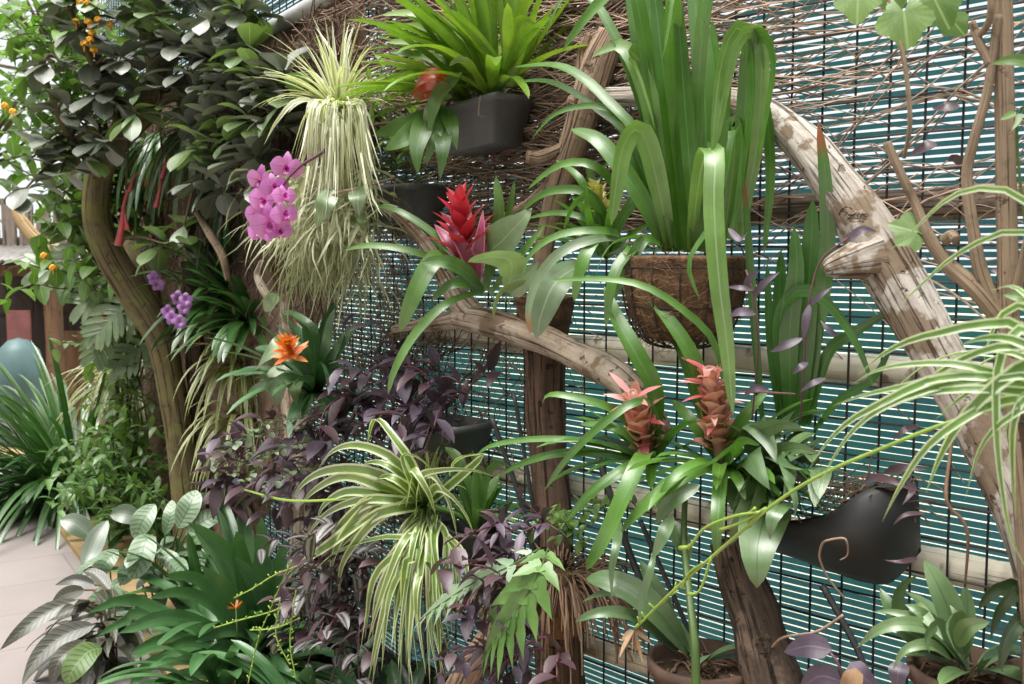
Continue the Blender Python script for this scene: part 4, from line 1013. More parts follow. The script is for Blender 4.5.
for pts, wd in (([(992, 64, .5), (1012, 60, .5), (1040, 64, .48)], 13), ([(1003, 295, .5), (1020, 297, .5), (1040, 305, .48)], 14), ([(1000, 120, .48), (1008, 116, .47), (1016, 112, .46)], 7), ([(1012, 130, .48), (1018, 122, .47), (1020, 112, .46)], 6)):
    L(ml, pts, wd, 'ovate', .3, .2, n=10, rg=rg, nx=4)
ml.build('leaves', M['light'], T0)
ms = MB(); ptube(ms, [(1044, 60, .46), (1035, 100, .46), (1018, 115, .46), (1020, 180, .45), (1036, 300, .44)], 3, 6, 24); ms.build('stem', M['stem_green'], T0)
# curled dark red leaves in the mesh
T0 = thing('withered_leaves', 'few withered maroon leaves caught in the mesh above the driftwood log', 'leaves', V(935, 155, .13))
ml = MB()
for pts, wd in (([(908, 156, .15), (925, 148, .18), (936, 142, .16)], 16), ([(932, 108, .14), (945, 108, .16), (960, 106, .14)], 11), ([(948, 160, .14), (955, 158, .16), (963, 164, .14)], 9), ([(990, 270, .2), (1000, 272, .2), (1006, 280, .2)], 9)):
    L(ml, pts, wd, 'ovate', .4, .3, n=8, rg=rg, rnd=rg.random())
ml.build('leaves', M['purple_dark'], T0)

# ---- black pouch with broad leaved plant
rg = random.Random(91)
c0 = V(845, 540, .12)
T0 = thing('potted_hoya', 'drooping broad leaved plant spilling from a curved black plastic pouch', 'potted plant', V(845, 580, .2))
mb = MB(); g = []; nu, nv = 26, 12
top = crom([(768, 522, 0), (795, 522, 0), (830, 514, 0), (858, 494, 0), (885, 484, 0), (917, 482, 0)], nu + 1)
bot = crom([(775, 552, 0), (805, 562, 0), (840, 575, 0), (868, 583, 0), (892, 582, 0), (920, 552, 0)], nu + 1)
for i in range(nu + 1):
    u = i / nu; bl = .13 + .13 * math.sin(math.pi * min(1, max(0, .08 + u * .84)))
    for j in range(nv + 1):
        v = j / nv
        x = top[i].x + (bot[i].x - top[i].x) * v; y = top[i].y + (bot[i].y - top[i].y) * v
        g.append(V(x, y, bl + .035 * math.sin(math.pi * v * .9) - .09 * v * v))
m_ = len(g)
for i in range(nu + 1):      # inner skin
    for j in range(nv + 1):
        p = Vector(g[i * (nv + 1) + j]); g.append(p - N1 * .006)
q = lambda i, j, k=0: k * m_ + i * (nv + 1) + j
fs = [(q(i, j), q(i + 1, j), q(i + 1, j + 1), q(i, j + 1)) for i in range(nu) for j in range(nv)] + [(q(i, j, 1), q(i, j + 1, 1), q(i + 1, j + 1, 1), q(i + 1, j, 1)) for i in range(nu) for j in range(nv)]
fs += [(q(i, 0), q(i, 0, 1), q(i + 1, 0, 1), q(i + 1, 0)) for i in range(nu)] + [(q(i, nv), q(i + 1, nv), q(i + 1, nv, 1), q(i, nv, 1)) for i in range(nu)]
# back of the pouch against the mesh, and its floor
bk = len(g)
for i in range(nu + 1): g.append(V(top[i].x, top[i].y - 2, .1)); g.append(V(bot[i].x, bot[i].y - 4, .1))
fs += [(bk + 2 * i, bk + 2 * i + 1, bk + 2 * i + 3, bk + 2 * i + 2) for i in range(nu)] + [(q(i, nv, 1), q(i + 1, nv, 1), bk + 2 * i + 3, bk + 2 * i + 1) for i in range(nu)]
fs += [tuple([q(0, j) for j in range(nv + 1)] + [bk + 1, bk]), tuple([q(nu, j) for j in range(nv + 1)][::-1] + [bk + 2 * nu, bk + 2 * nu + 1])]
mb.add(g, fs); mb.build('pouch', M['pot_black'], T0)
mb = MB(); g = []
for i in range(13):
    for j in range(5):
        x, y = 772 + 140 * i / 12, crom([(768, 520, 0), (830, 512, 0), (870, 490, 0), (917, 482, 0)], 13)[i].y
        p = V(x, y + 3, .11 + .13 * j / 4); g.append(p + ZV * .012 * noise.noise(p * 30))
mb.add(g, [(i * 5 + j, i * 5 + j + 1, i * 5 + j + 6, i * 5 + j + 5) for i in range(12) for j in range(4)])
for i in range(200):
    p = V(rg.uniform(785, 910), rg.uniform(476, 512), rg.uniform(.12, .2)); tube(mb, march(p, Vector((rg.uniform(-1, 1), rg.uniform(-1, 1), rg.uniform(-.3, .8))), rg.uniform(.03, .1), 6, .8, rg, .2), .0014, 4, rnd=rg.random())
mb.build('soil', M['root'], T0)
ml = MB()
for pts, wd in (([(776, 462, .36), (768, 440, .34), (752, 425, .3)], 22), ([(807, 432, .34), (790, 424, .36), (768, 428, .34), (750, 445, .28)], 17), ([(822, 455, .3), (800, 448, .32), (778, 452, .3), (758, 460, .26)], 16), ([(806, 470, .36), (790, 466, .36), (770, 456, .32)], 16),
                ([(770, 490, .42), (760, 474, .42), (750, 455, .36)], 24), ([(783, 500, .4), (790, 480, .38), (785, 460, .32)], 18), ([(812, 485, .32), (800, 470, .32), (780, 458, .3)], 20), ([(795, 520, .42), (796, 500, .42), (788, 480, .36)], 17),
                ([(770, 540, .44), (772, 520, .45), (780, 505, .4)], 20), ([(757, 588, .42), (757, 570, .43), (758, 545, .41), (766, 515, .34)], 36), ([(735, 500, .4), (745, 482, .4), (758, 468, .34)], 18), ([(736, 470, .36), (748, 460, .36), (760, 462, .32)], 16),
                ([(748, 530, .42), (752, 510, .42), (762, 490, .36)], 20), ([(795, 410, .28), (780, 425, .3), (765, 445, .28)], 16), ([(818, 500, .3), (805, 490, .32), (788, 480, .3)], 16), ([(730, 545, .36), (742, 520, .38), (756, 500, .34)], 18), ([(765, 415, .28), (760, 430, .3), (760, 450, .28)], 16)):
    L(ml, pts + [(782, 500, .2)], wd * 1.35, 'ovate', .15, .18, n=16, rg=rg, nx=4, pet=.2)
for i in range(42):
    p = V(rg.uniform(735, 825), rg.uniform(425, 505), rg.uniform(.18, .3)); a = rg.uniform(150, 330)
    ribbon(ml, march(p, dirv(a, rg.uniform(-30, 50)), .10, 9, 1.2), .042, 'ovate', ZV, .2, rg.random(), 4)
ml.build('leaves', M['orchid'], T0)
ml = MB()
for pts, wd in (([(915, 492, .36), (895, 482, .38), (876, 478, .34), (862, 484, .28)], 10), ([(902, 505, .36), (912, 492, .34), (908, 482, .28)], 9), ([(928, 470, .3), (905, 468, .32), (884, 472, .28)], 9), ([(893, 440, .3), (905, 430, .3), (918, 426, .26)], 8), ([(884, 560, .4), (900, 562, .4), (918, 558, .34)], 6), ([(893, 525, .4), (905, 515, .4), (925, 513, .36)], 5)):
    L(ml, pts, wd, 'lance', .4, .3, n=9, rg=rg)
ml.build('dark_leaves', M['purple_dark'], T0)['label'] = 'withered dark purple leaves at the rim'

# ---- orchids at bottom right
def strap_orchid(name, label, cx, cy, off, potw, seed, leaves, n, Ln=.16, W=.042, m='orchid'):
    rg = random.Random(seed); c = V(cx, cy, off); k_ = depth(c) / F; r = potw * k_ / 2
    T0 = thing(name, label, 'potted plant', c - ZV * r * 1.3)
    mb = MB(); lathe(mb, c, [(.001, -r * 1.3), (r * .72, -r * 1.3), (r * .95, -.02), (r * 1.02, -.018), (r * 1.04, .008), (r * .94, .008), (r * .9, -.02), (.001, -.02)], 32, nz=.03)
    mb.build('pot', M['terra'], T0)
    ms = MB()
    for i in range(60):
        a = rg.uniform(0, 6.28); q = rg.uniform(0, .9) * r
        tube(ms, march(c + Vector((q * math.cos(a), q * math.sin(a), -.015)), Vector((rg.uniform(-1, 1), rg.uniform(-1, 1), rg.uniform(.1, .8))), rg.uniform(.02, .07), 6, 1.2, rg, .2), .002, 5, rnd=rg.random())
    ms.build('roots', M['root'], T0)
    ml = MB()
    for pts, wd in leaves: L(ml, pts, wd, 'ellip' if rg.random() < .5 else 'lance', .35, .3, n=14, rg=rg, nx=4)
    if n: rosette(ml, rg, c, n, Ln, W, (15, 75), (0, 360), 1.0, 'ellip', .3, 10, nx=4)
    ml.build('leaves', M[m], T0)
    return T0
strap_orchid('potted_orchid', 'broad leaved orchid without flowers in a clay pot at bottom right', 972, 672, .3, 118, 95,
    [([(857, 648, .44), (878, 630, .46), (905, 624, .44), (935, 632, .38), (958, 660, .32)], 17), ([(924, 560, .34), (938, 585, .34), (950, 615, .33), (960, 655, .3)], 28), ([(990, 622, .44), (970, 626, .44), (956, 645, .38)], 20), ([(880, 588, .34), (888, 605, .35), (900, 625, .34), (930, 655, .3)], 18),
     ([(905, 604, .4), (920, 612, .4), (940, 632, .36), (955, 660, .3)], 16), ([(893, 670, .46), (905, 650, .46), (930, 645, .42), (952, 660, .34)], 13), ([(918, 575, .36), (902, 585, .36), (898, 610, .35), (920, 650, .3)], 14), ([(943, 640, .42), (930, 622, .4), (915, 608, .38), (905, 620, .34)], 16), ([(930, 655, .46), (925, 638, .44), (938, 625, .4), (955, 650, .32)], 15),
     ([(955, 650, .46), (945, 628, .44), (955, 615, .4), (965, 655, .32)], 20), ([(965, 585, .3), (968, 610, .3), (965, 660, .3)], 18), ([(872, 612, .4), (892, 612, .4), (920, 622, .38), (945, 655, .3)], 12), ([(950, 605, .38), (958, 620, .38), (965, 655, .3)], 18)], 10)
strap_orchid('potted_orchid', 'dark broad leaved orchid cut off by the right edge at the bottom', 1052, 680, .3, 90, 96,
    [([(1008, 580, .36), (1022, 600, .36), (1035, 640, .32)], 22), ([(990, 640, .42), (1000, 610, .42), (1022, 592, .4), (1042, 640, .32)], 20), ([(1000, 670, .44), (1006, 640, .44), (1024, 620, .4), (1045, 660, .32)], 20), ([(978, 610, .4), (995, 590, .4), (1020, 590, .38), (1045, 650, .3)], 18)], 8, m='dark')

# ---- orchid pot at bottom centre, with big grey leaves
strap_orchid('potted_orchid', 'long leaved plant in a clay bowl at bottom centre under the salmon bromeliads', 702, 662, .34, 106, 97,
    [([(575, 622, .54), (592, 614, .54), (615, 612, .5), (640, 620, .44), (680, 655, .34)], 13), ([(586, 578, .46), (605, 580, .48), (630, 590, .46), (660, 615, .42), (690, 655, .34)], 28), ([(582, 602, .46), (600, 594, .46), (625, 594, .44), (655, 612, .4), (690, 658, .34)], 14), ([(640, 560, .4), (655, 590, .4), (680, 650, .34)], 20),
     ([(612, 600, .5), (612, 570, .5), (617, 545, .48), (620, 520, .4)], 10), ([(652, 560, .5), (664, 535, .5), (672, 515, .46)], 15), ([(640, 625, .5), (642, 600, .5), (651, 570, .5), (655, 548, .46)], 9), ([(690, 560, .4), (680, 540, .42), (672, 520, .4)], 20), ([(655, 525, .44), (672, 500, .46), (700, 485, .42)], 18)], 4)
mb = MB(); ptube(mb, [(686, 480, .38), (684, 540, .42), (690, 600, .5), (695, 650, .54), (696, 720, .56)], [5, 7, 8, 9, 10], 8, 40)
tag(mb.build('plant_stalk', M['stem_green']), 'upright dark green stalk standing in front of the clay bowl at the bottom', 'stalk')

# ---- dry root ball basket with small purple plants
rg = random.Random(101)
c = V(560, 590, .3); k_ = depth(c) / F
T0 = thing('root_basket', 'shaggy hanging basket of dry brown roots and stems below the stump', 'hanging plant', c - ZV * .12)
mb = MB(); r = 38 * k_
lathe(mb, c, [(.001, -r * 1.2), (r * .5, -r * 1.15), (r * .85, -r * .6), (r, 0), (r * .9, .02), (r * .5, .04), (.001, .045)], 26, nz=.1)
mb.build('fibre_pot', M['coir'], T0)
ms = MB()
for i in range(330):
    a = rg.uniform(0, 6.28); q = r * rg.uniform(.3, 1)
    p = c + Vector((q * math.cos(a), q * math.sin(a), rg.uniform(.02, .06)))
    tube(ms, march(p, Vector((math.cos(a), math.sin(a), rg.uniform(-.2, .7))), rg.uniform(.08, .26), 9, rg.uniform(1.5, 3.5), rg, .14), rg.uniform(.0012, .0032), 4, cap=False, rnd=rg.random())
ms.build('dry_stems', M['root'], T0)
ml = MB(); mq = MB()
for i in range(14):
    p = V(rg.uniform(545, 640), rg.uniform(505, 550), rg.uniform(.22, .32)); vine(mq, ml, rg, march(p, Vector((rg.uniform(-1, .4), -.6, rg.uniform(.2, 1))), .12, 8, .8, rg, .1), .0015, .016, .035, .02, 'ovate')
st = mq.build('stems', M['stem_green'], T0); ml.build('leaves', M['light'], T0)['label'] = 'small fresh green leaves on top'

# ---- purple tradescantia : hanging masses
def trades(label, starts, n, ln, seed, mats=('purple', 'purple_dark'), Lf=.075, Wf=.026, spacing=.03, off=(.2, .4), droop=2.4, group='purple trailing plants', upright=0, prof='lance'):
    rg = random.Random(seed); xs = [s[0] for s in starts]
    T0 = thing('purple_trailing_plant', label, 'trailing plant', V(sum(xs) / len(xs), sum(s[1] for s in starts) / len(starts), .15), group)
    mls = [MB() for _ in mats]
    for i in range(n):
        ms = MB(); s = rg.choice(starts); p = V(s[0] + rg.gauss(0, s[2]), s[1] + rg.gauss(0, s[3]), rg.uniform(*off))
        nn = N1 if s[0] > 400 else N2
        d = nn * rg.uniform(.2, 1) + A1 * rg.uniform(-.8, .8) + ZV * rg.uniform(-.4, .8 + upright)
        path = march(p, d, ln * rg.uniform(.5, 1.2), 12, droop * rg.uniform(.6, 1.2), rg, .12)
        vine(ms, mls[i % len(mats)], rg, path, .003, spacing, Lf, Wf, prof, .35, .9, 6, .9, .25, face=nn)
        ms.build('stem', M['stem_purple'], T0)
    for m_, q in zip(mats, mls): q.build('leaves', M[m_], T0)
    return T0
trades('deep purple trailing plant massed between tree trunk and pale log end', [(252, 440, 12, 12), (262, 480, 14, 16), (282, 460, 12, 18), (245, 495, 10, 12)], 28, .2, 111, Lf=.13, Wf=.055, spacing=.045, off=(.15, .35))
trades('mauve leaved trailing plant below the left arm of the forked driftwood', [(400, 385, 16, 14), (372, 400, 18, 16), (440, 372, 12, 12), (420, 430, 16, 14), (360, 430, 14, 14), (455, 400, 10, 14)], 44, .2, 112, ('purple', 'purple_dark', 'purple'), Lf=.10, Wf=.042, spacing=.042, off=(.12, .3), upright=.6)
trades('purple trailing plant with reddish stems crowded left of the spider plant fountain', [(345, 410, 14, 18), (330, 455, 14, 14), (340, 490, 12, 12)], 30, .22, 113, ('purple_dark', 'purple'), Lf=.09, Wf=.036, spacing=.036, off=(.16, .3))
trades('silver striped purple trailing plant hanging to the ground behind spider plant leaves', [(352, 545, 16, 12), (375, 570, 16, 16), (338, 590, 10, 16), (360, 610, 16, 16)], 40, .24, 114, ('zebrina', 'zebrina', 'purple_dark'), Lf=.085, Wf=.04, spacing=.035, off=(.28, .42), prof='ovate')
trades('purple leaved plant in front of the dry root basket', [(505, 545, 8, 14), (520, 590, 12, 14), (505, 650, 16, 20), (545, 650, 14, 14)], 26, .2, 115, ('purple', 'purple_dark'), Lf=.075, Wf=.034, off=(.4, .52), upright=.5)
trades('small purple sprigs rising beside the thin black stakes', [(508, 520, 6, 8), (545, 525, 5, 6)], 7, .12, 116, ('purple',), Lf=.07, Wf=.026, off=(.34, .4), upright=1.2, droop=.6)
# purple stems near the tall strap plant, leaf by leaf
rg = random.Random(117)
T0 = thing('purple_sprig', 'thin purple leaved sprigs in front of the tall dark strap leaves', 'sprig', V(770, 430, .3))
ml = MB(); ms = MB()
for pts, wd in (([(786, 234, .46), (790, 225, .47), (804, 232, .47), (816, 233, .46), (830, 240, .45)], 0), ([(748, 232, .46), (740, 240, .46), (728, 228, .46)], 7), ([(760, 270, .46), (750, 278, .46), (745, 290, .44)], 8), ([(780, 272, .44), (766, 282, .45), (752, 296, .44)], 8), ([(727, 287, .46), (740, 288, .47), (754, 290, .45)], 6),
                ([(729, 317, .46), (740, 312, .47), (756, 314, .45)], 9), ([(770, 352, .45), (785, 346, .46), (803, 338, .44)], 9), ([(803, 342, .44), (806, 322, .45), (810, 304, .44)], 9), ([(832, 287, .44), (820, 296, .45), (810, 304, .44)], 7), ([(792, 374, .44), (800, 368, .45), (808, 362, .43)], 8), ([(800, 392, .42), (812, 384, .43), (826, 378, .4)], 7),
                ([(742, 398, .44), (755, 388, .45), (770, 390, .43)], 7), ([(877, 232, .4), (862, 230, .42), (848, 240, .42)], 9), ([(820, 320, .42), (828, 330, .42), (838, 336, .4)], 6)):
    if wd: L(ml, pts, wd, 'lance', .4, .3, n=9, rg=rg)
for pts in ([(752, 420, .36), (758, 350, .42), (756, 320, .44), (752, 290, .45), (746, 270, .44)], [(800, 420, .36), (804, 370, .42), (808, 310, .44), (820, 262, .43), (848, 238, .42)], [(736, 392, .4), (760, 392, .42), (796, 394, .41)]):
    ms = MB(); ptube(ms, pts, 2, 6, 24); ms.build('stem', M['stem_purple'], T0)
ml.build('leaves', M['purple'], T0)
T0 = thing('purple_sprig', 'dark grey purple leaves lying at the foot of the black leaning stake', 'sprig', V(830, 684, .34))
ml = MB()
for pts, wd in (([(784, 652, .42), (808, 646, .43), (832, 650, .42)], 24), ([(880, 690, .4), (862, 676, .42), (850, 662, .42)], 22), ([(896, 690, .4), (898, 674, .4), (902, 662, .38)], 20), ([(800, 690, .42), (820, 676, .43), (842, 682, .42)], 24)):
    L(ml, pts, wd, 'ovate', .3, .15, n=10, rg=rg, nx=4)
ml.build('leaves', M['purple'], T0)
ml = MB(); L(ml, [(840, 700, .44), (852, 682, .45), (856, 668, .44)], 22, 'ovate', .2, .15, n=10, rg=rg, nx=4); ml.build('leaf', M['dead'], T0)['label'] = 'yellow brown leaf'
ms = MB(); ptube(ms, [(830, 652, .42), (840, 668, .42), (846, 700, .4)], 3, 6, 12); ms.build('stem', M['stem_purple'], T0)

# ---- central spider plant
rg = random.Random(121)
b = V(428, 515, .3)
T0 = thing('spider_plant', 'large yellow green striped spider plant cascading at centre', 'spider plant', b - ZV * .1, 'spider plants')
mb = MB(); lathe(mb, b - ZV * .01, [(.001, -.1), (.06, -.1), (.08, 0), (.085, .01), (.075, .01), (.07, -.02), (.001, -.02)], 28, nz=.03); mb.build('pot', M['pot_black'], T0)
mb = MB(); ring(mb, b - ZV * .02, .081, .003, 30); tube(mb, crom([b - ZV * .02 - N1 * .08, b - N1 * .22], 6), .004, 6); mb.build('bracket', M['wire'], T0)
ml = MB()
for pts, wd in (([(367, 446), (372, 424), (379, 420), (393, 437), (411, 464)], 9), ([(316, 472), (332, 452), (355, 445), (382, 452), (402, 467)], 8), ([(288, 507), (303, 484), (326, 471), (358, 469), (388, 478)], 9), ([(297, 510), (315, 490), (345, 476), (380, 486)], 8), ([(281, 587), (303, 563), (332, 543), (364, 519), (390, 503)], 11),
                ([(304, 630), (304, 601), (320, 566), (347, 548), (382, 538), (417, 535)], 7), ([(339, 606), (341, 569), (355, 543), (376, 519), (400, 506)], 8), ([(458, 542), (452, 510), (440, 482), (428, 474)], 10), ([(475, 537), (465, 512), (450, 494), (436, 488)], 10), ([(404, 518), (407, 496), (412, 478)], 9), ([(416, 517), (416, 496), (419, 482)], 8), ([(436, 516), (428, 492), (412, 468)], 9),
                ([(499, 478), (472, 470), (440, 470), (420, 478)], 8), ([(449, 477), (454, 462), (466, 455), (482, 457)], 8), ([(330, 585), (334, 555), (350, 525), (380, 500)], 8), ([(317, 530), (322, 508), (345, 492), (380, 494)], 8), ([(345, 535), (355, 512), (375, 498)], 8), ([(322, 555), (345, 520), (378, 500)], 8), ([(360, 500), (380, 478), (400, 482)], 8),
                ([(440, 480), (420, 458), (402, 455), (410, 480)], 7), ([(300, 545), (325, 515), (360, 500), (395, 500)], 7), ([(350, 480), (368, 463), (395, 470)], 7), ([(325, 568), (345, 540), (375, 515), (400, 508)], 9)):
    n_ = len(pts); L(ml, [(x, y, .38 + .14 * math.sin(.4 + 2.4 * i / n_)) for i, (x, y) in enumerate(pts)] + [(426, 506, .32)], wd * 1.3, 'grass', .4, .3, n=20, rg=rg, nx=4)
for i in range(34):
    x = rg.uniform(360, 450); y = rg.uniform(625, 690); mx = x + (425 - x) * .25
    L(ml, [(x + rg.uniform(-6, 6), y, rg.uniform(.42, .56)), (mx - 4, y - rg.uniform(45, 75), rg.uniform(.46, .56)), (mx + (425 - mx) * .45, 550 + rg.uniform(-14, 14), rg.uniform(.46, .52)), (432 + rg.uniform(-8, 8), 518 + rg.uniform(-6, 6), .34)], rg.uniform(8, 12), 'grass', .4, .3, n=20, rg=rg, nx=4)
for i in range(8):
    x = rg.uniform(440, 468); L(ml, [(x + 5, rg.uniform(570, 640), .46), (x, 560, .46), (446, 535, .4), (434, 518, .34)], 7, 'grass', .4, .3, n=18, rg=rg, nx=4)
rosette(ml, rg, b, 40, .26, .02, (15, 85), (110, 340), 1.7, 'grass', .35, 14, nx=4)
ml.build('leaves', M['spider'], T0)
mr = MB(); ptube(mr, [(420, 500, .4), (380, 495, .5), (330, 500, .52), (285, 500, .52), (245, 490, .5)], [3, 3, 3, 3, 2], 6, 40); mr.build('runner', M['stem_lime'], T0)

# ---- small bromeliad right of it
rg = random.Random(125); b = V(478, 530, .28)
T0 = thing('small_bromeliad', 'small green bromeliad in a dark pot between spider plant and stump', 'potted plant', b - ZV * .1)
ml = MB(); rosette(ml, rg, b, 26, .17, .034, (25, 88), (0, 360), .8, 'strap', .4, 10)
for pts, wd in (([(445, 447, .3), (458, 460, .3), (472, 500, .28)], 12), ([(472, 450, .3), (478, 480, .28), (480, 520, .28)], 10), ([(512, 468, .34), (500, 462, .34), (488, 475, .32), (482, 520, .28)], 8)): L(ml, pts, wd, 'strap', .4, .3, n=12, rg=rg)
ml.build('leaves', M['mid'], T0)
mb = MB(); lathe(mb, b, [(.001, -.1), (.06, -.1), (.085, 0), (.09, .01), (.08, .01), (.075, -.02), (.001, -.02)], 24); mb.build('pot', M['pot_black'], T0)
# grey pot near left cloth patch
rg = random.Random(126)
mb, c, lx = trough_at(450, 420, .2, 50, 30, 'pot_grey')
T0 = thing('planter', 'grey plastic trough seen below the forked driftwood, overgrown with purple leaves', 'planter', c - ZV * .1); mb.build('pot', M['pot_grey'], T0); hooks(T0, c, lx, A1, N1)

# ---- lobed ferns
def fern(T0, mb, pts, seed, wpx, n=9, conv=V, fp='lobe', wv=.1):
    rg = random.Random(seed); q = crom([conv(*p) for p in pts], 40); ms = MB()
    tube(ms, q, .002, 5)
    for i in range(2, 40, max(1, 38 // n)):
        t = i / 39; T = (q[min(39, i + 1)] - q[i - 1]).normalized(); vd = (CAM - q[i]).normalized(); nn = (vd + ZV * .8); nn = (nn - T * nn.dot(T)).normalized(); S = T.cross(nn)
        l = pix(wpx, q[i]) * .55 * max(.25, math.sin(math.pi * (.12 + .8 * t)) ** .7)
        for s in (-1, 1):
            d = (S * s + T * .75 + ZV * -.1).normalized()
            ribbon(mb, march(q[i], d, l * rg.uniform(.85, 1.15), 7, .35, rg, .05), l * .5, fp, nn, .15, rg.random(), 4, wav=wv)
    ribbon(mb, q[6:], pix(wpx * .3, q[20]), 'lance', (CAM - q[20]) + ZV, .1, .5, 2)
    return ms
T0 = thing('fern', 'pale blue green lobed fern frond right of the spider plant fountain', 'fern', V(530, 560, .5)); ml = MB()
ms = fern(T0, ml, [(540, 548, .5), (510, 566, .56), (475, 582, .58), (440, 605, .58), (418, 622, .56)], 131, 52, 9, wv=.4); ms.build('stalk', M['stem_green'], T0); ml.build('frond', M['fern_pale'], T0)
T0 = thing('fern', 'fresh green lobed fern frond in front of the purple plant at bottom centre', 'fern', V(560, 555, .5)); ml = MB()
ms = fern(T0, ml, [(548, 548, .52), (540, 570, .58), (524, 600, .6), (502, 630, .6), (484, 655, .58)], 132, 90, 8); ms.build('stalk', M['stem_green'], T0); ml.build('frond', M['fern'], T0)

rg = random.Random(141)
T0 = thing('string_succulent', 'trailing strings of tiny grey green leaves in front of the deep purple plant', 'trailing plant', V(300, 420, .2)); ms = MB(); ml = MB()
for i in range(5):
    p = V(rg.uniform(300, 335), rg.uniform(420, 470), rg.uniform(.3, .4)); vine(ms, ml, rg, march(p, Vector((rg.uniform(-1, .4), -.5, .3)), rg.uniform(.2, .4), 12, 1.6, rg, .12), .0016, .014, .026, .02, 'ellip')
ms.build('stems', M['stem_green'], T0); ml.build('leaves', M['string'], T0)
# ------------------------------------------------------------------ upper left wall plants
rg = random.Random(201)
b = V(338, 112, .3)
T0 = thing('spider_plant', 'straw coloured spider plant fountain hung high on the brown matting', 'spider plant', b - ZV * .14, 'spider plants')
ml = MB(); rosette(ml, rg, b, 80, .28, .016, (25, 88), (0, 360), 1.3, 'grass', .3, 14, nx=4)
for i in range(110):
    x = rg.uniform(290, 382); y = rg.uniform(150, 225); mx = x + (338 - x) * .3
    L(ml, [(x + rg.uniform(-4, 4), y, rg.uniform(.36, .56)), (mx, y - 45, .48), (mx + (338 - x) * .15, 120 + rg.uniform(-20, 8), rg.uniform(.4, .5)), (338 + rg.uniform(-8, 8), 112, .32)], rg.uniform(3.5, 6), 'grass', .5, .3, n=14, rg=rg)
for pts, wd in (([(264, 145, .5), (278, 120, .52), (300, 100, .46)], 6), ([(315, 26, .34), (330, 50, .34), (340, 80, .32)], 6), ([(345, 42, .3), (348, 70, .3), (345, 95, .3)], 7)): L(ml, pts + [(338, 112, .32)], wd, 'grass', .5, .3, n=14, rg=rg)
ml.build('leaves', M['spider_straw'], T0)
mb = MB(); lathe(mb, V(352, 118, .26), [(.001, -.13), (.06, -.13), (.09, 0), (.095, .012), (.08, .012), (.075, -.02), (.001, -.02)], 24); mb.build('pot', M['terra'], T0)
# hanging grey-green moss plant with grey trough
rg = random.Random(203)
T0 = thing('hanging_moss_plant', 'tangled pale grey green hanging plant beneath the straw spider plant', 'hanging plant', V(320, 185, .3))
mb, c, lx = trough_at(398, 187, .2, 62, 36, 'pot_grey', ly=.15)
ml = MB()
for i in range(900):
    x = rg.gauss(322, 24); y = rg.uniform(165, 235)
    p = V(x, y, rg.uniform(.26, .44)); a = rg.uniform(0, 6.28)
    d = Vector((math.cos(a), math.sin(a), rg.uniform(-1.2, .4)))
    pts = march(p, d, rg.uniform(.08, .24), 9, 1.8, rg, .28)
    ribbon(ml, pts, 0.0085, 'grass', N2, .2, rg.random(), 1, twist=rg.uniform(-3, 3))
for i in range(220):
    x = rg.uniform(285, 375); p = V(x, rg.uniform(225, 262), rg.uniform(.26, .4))
    ribbon(ml, march(p, Vector((rg.uniform(-.5, .5), rg.uniform(-.5, .5), -1)), rg.uniform(.08, .24), 10, .6, rg, .2), .008, 'grass', N2, .2, rg.random(), 1, twist=2)
ml.build('strands', M['moss'], T0)
T1 = thing('planter', 'small dark grey plastic trough between moss plant and crimson bromeliad', 'planter', c - ZV * .12)
mb.build('pot', M['pot_grey'], T1); hooks(T1, c, lx, A1, N1)
rg = random.Random(204)
T0 = thing('leafy_shoot', 'two pale oval leaves hanging over the small dark grey trough', 'shoot', V(395, 185, .26))
ml = MB()
for pts, wd in (([(322, 222, .5), (324, 206, .52), (334, 190, .48)], 20), ([(358, 216, .46), (358, 200, .47), (358, 186, .44)], 20), ([(317, 228, .5), (318, 215, .5), (324, 205, .48)], 8), ([(362, 230, .44), (362, 222, .45), (360, 214, .44)], 10)): L(ml, pts, wd, 'ovate', .3, .15, n=10, rg=rg, nx=4)
ml.build('leaves', M['broad'], T0); ms = MB(); ptube(ms, [(322, 200, .5), (340, 192, .48), (360, 188, .44), (395, 178, .3)], 3, 6, 20); ms.build('stem', M['twig_pale'], T0)
# airy light-green climber
rg = random.Random(205)
T0 = thing('leafy_climber', 'airy light green climber between straw spider plant and lime bromeliad', 'climber', V(402, 190, .14)); ml = MB(); ms = MB()
for i in range(22):
    ms = MB(); p = V(rg.uniform(375, 425), rg.uniform(90, 200), rg.uniform(.12, .2)); vine(ms, ml, rg, march(p, N1 * rg.uniform(.1, .7) + A1 * rg.uniform(-.6, .6) + ZV * rg.uniform(.2, 1), rg.uniform(.12, .3), 9, .5, rg, .12), .0018, .035, .055, .026, 'ovate'); ms.build('stem', M['stem_lime'], T0)
ml.build('leaves', M['light'], T0)
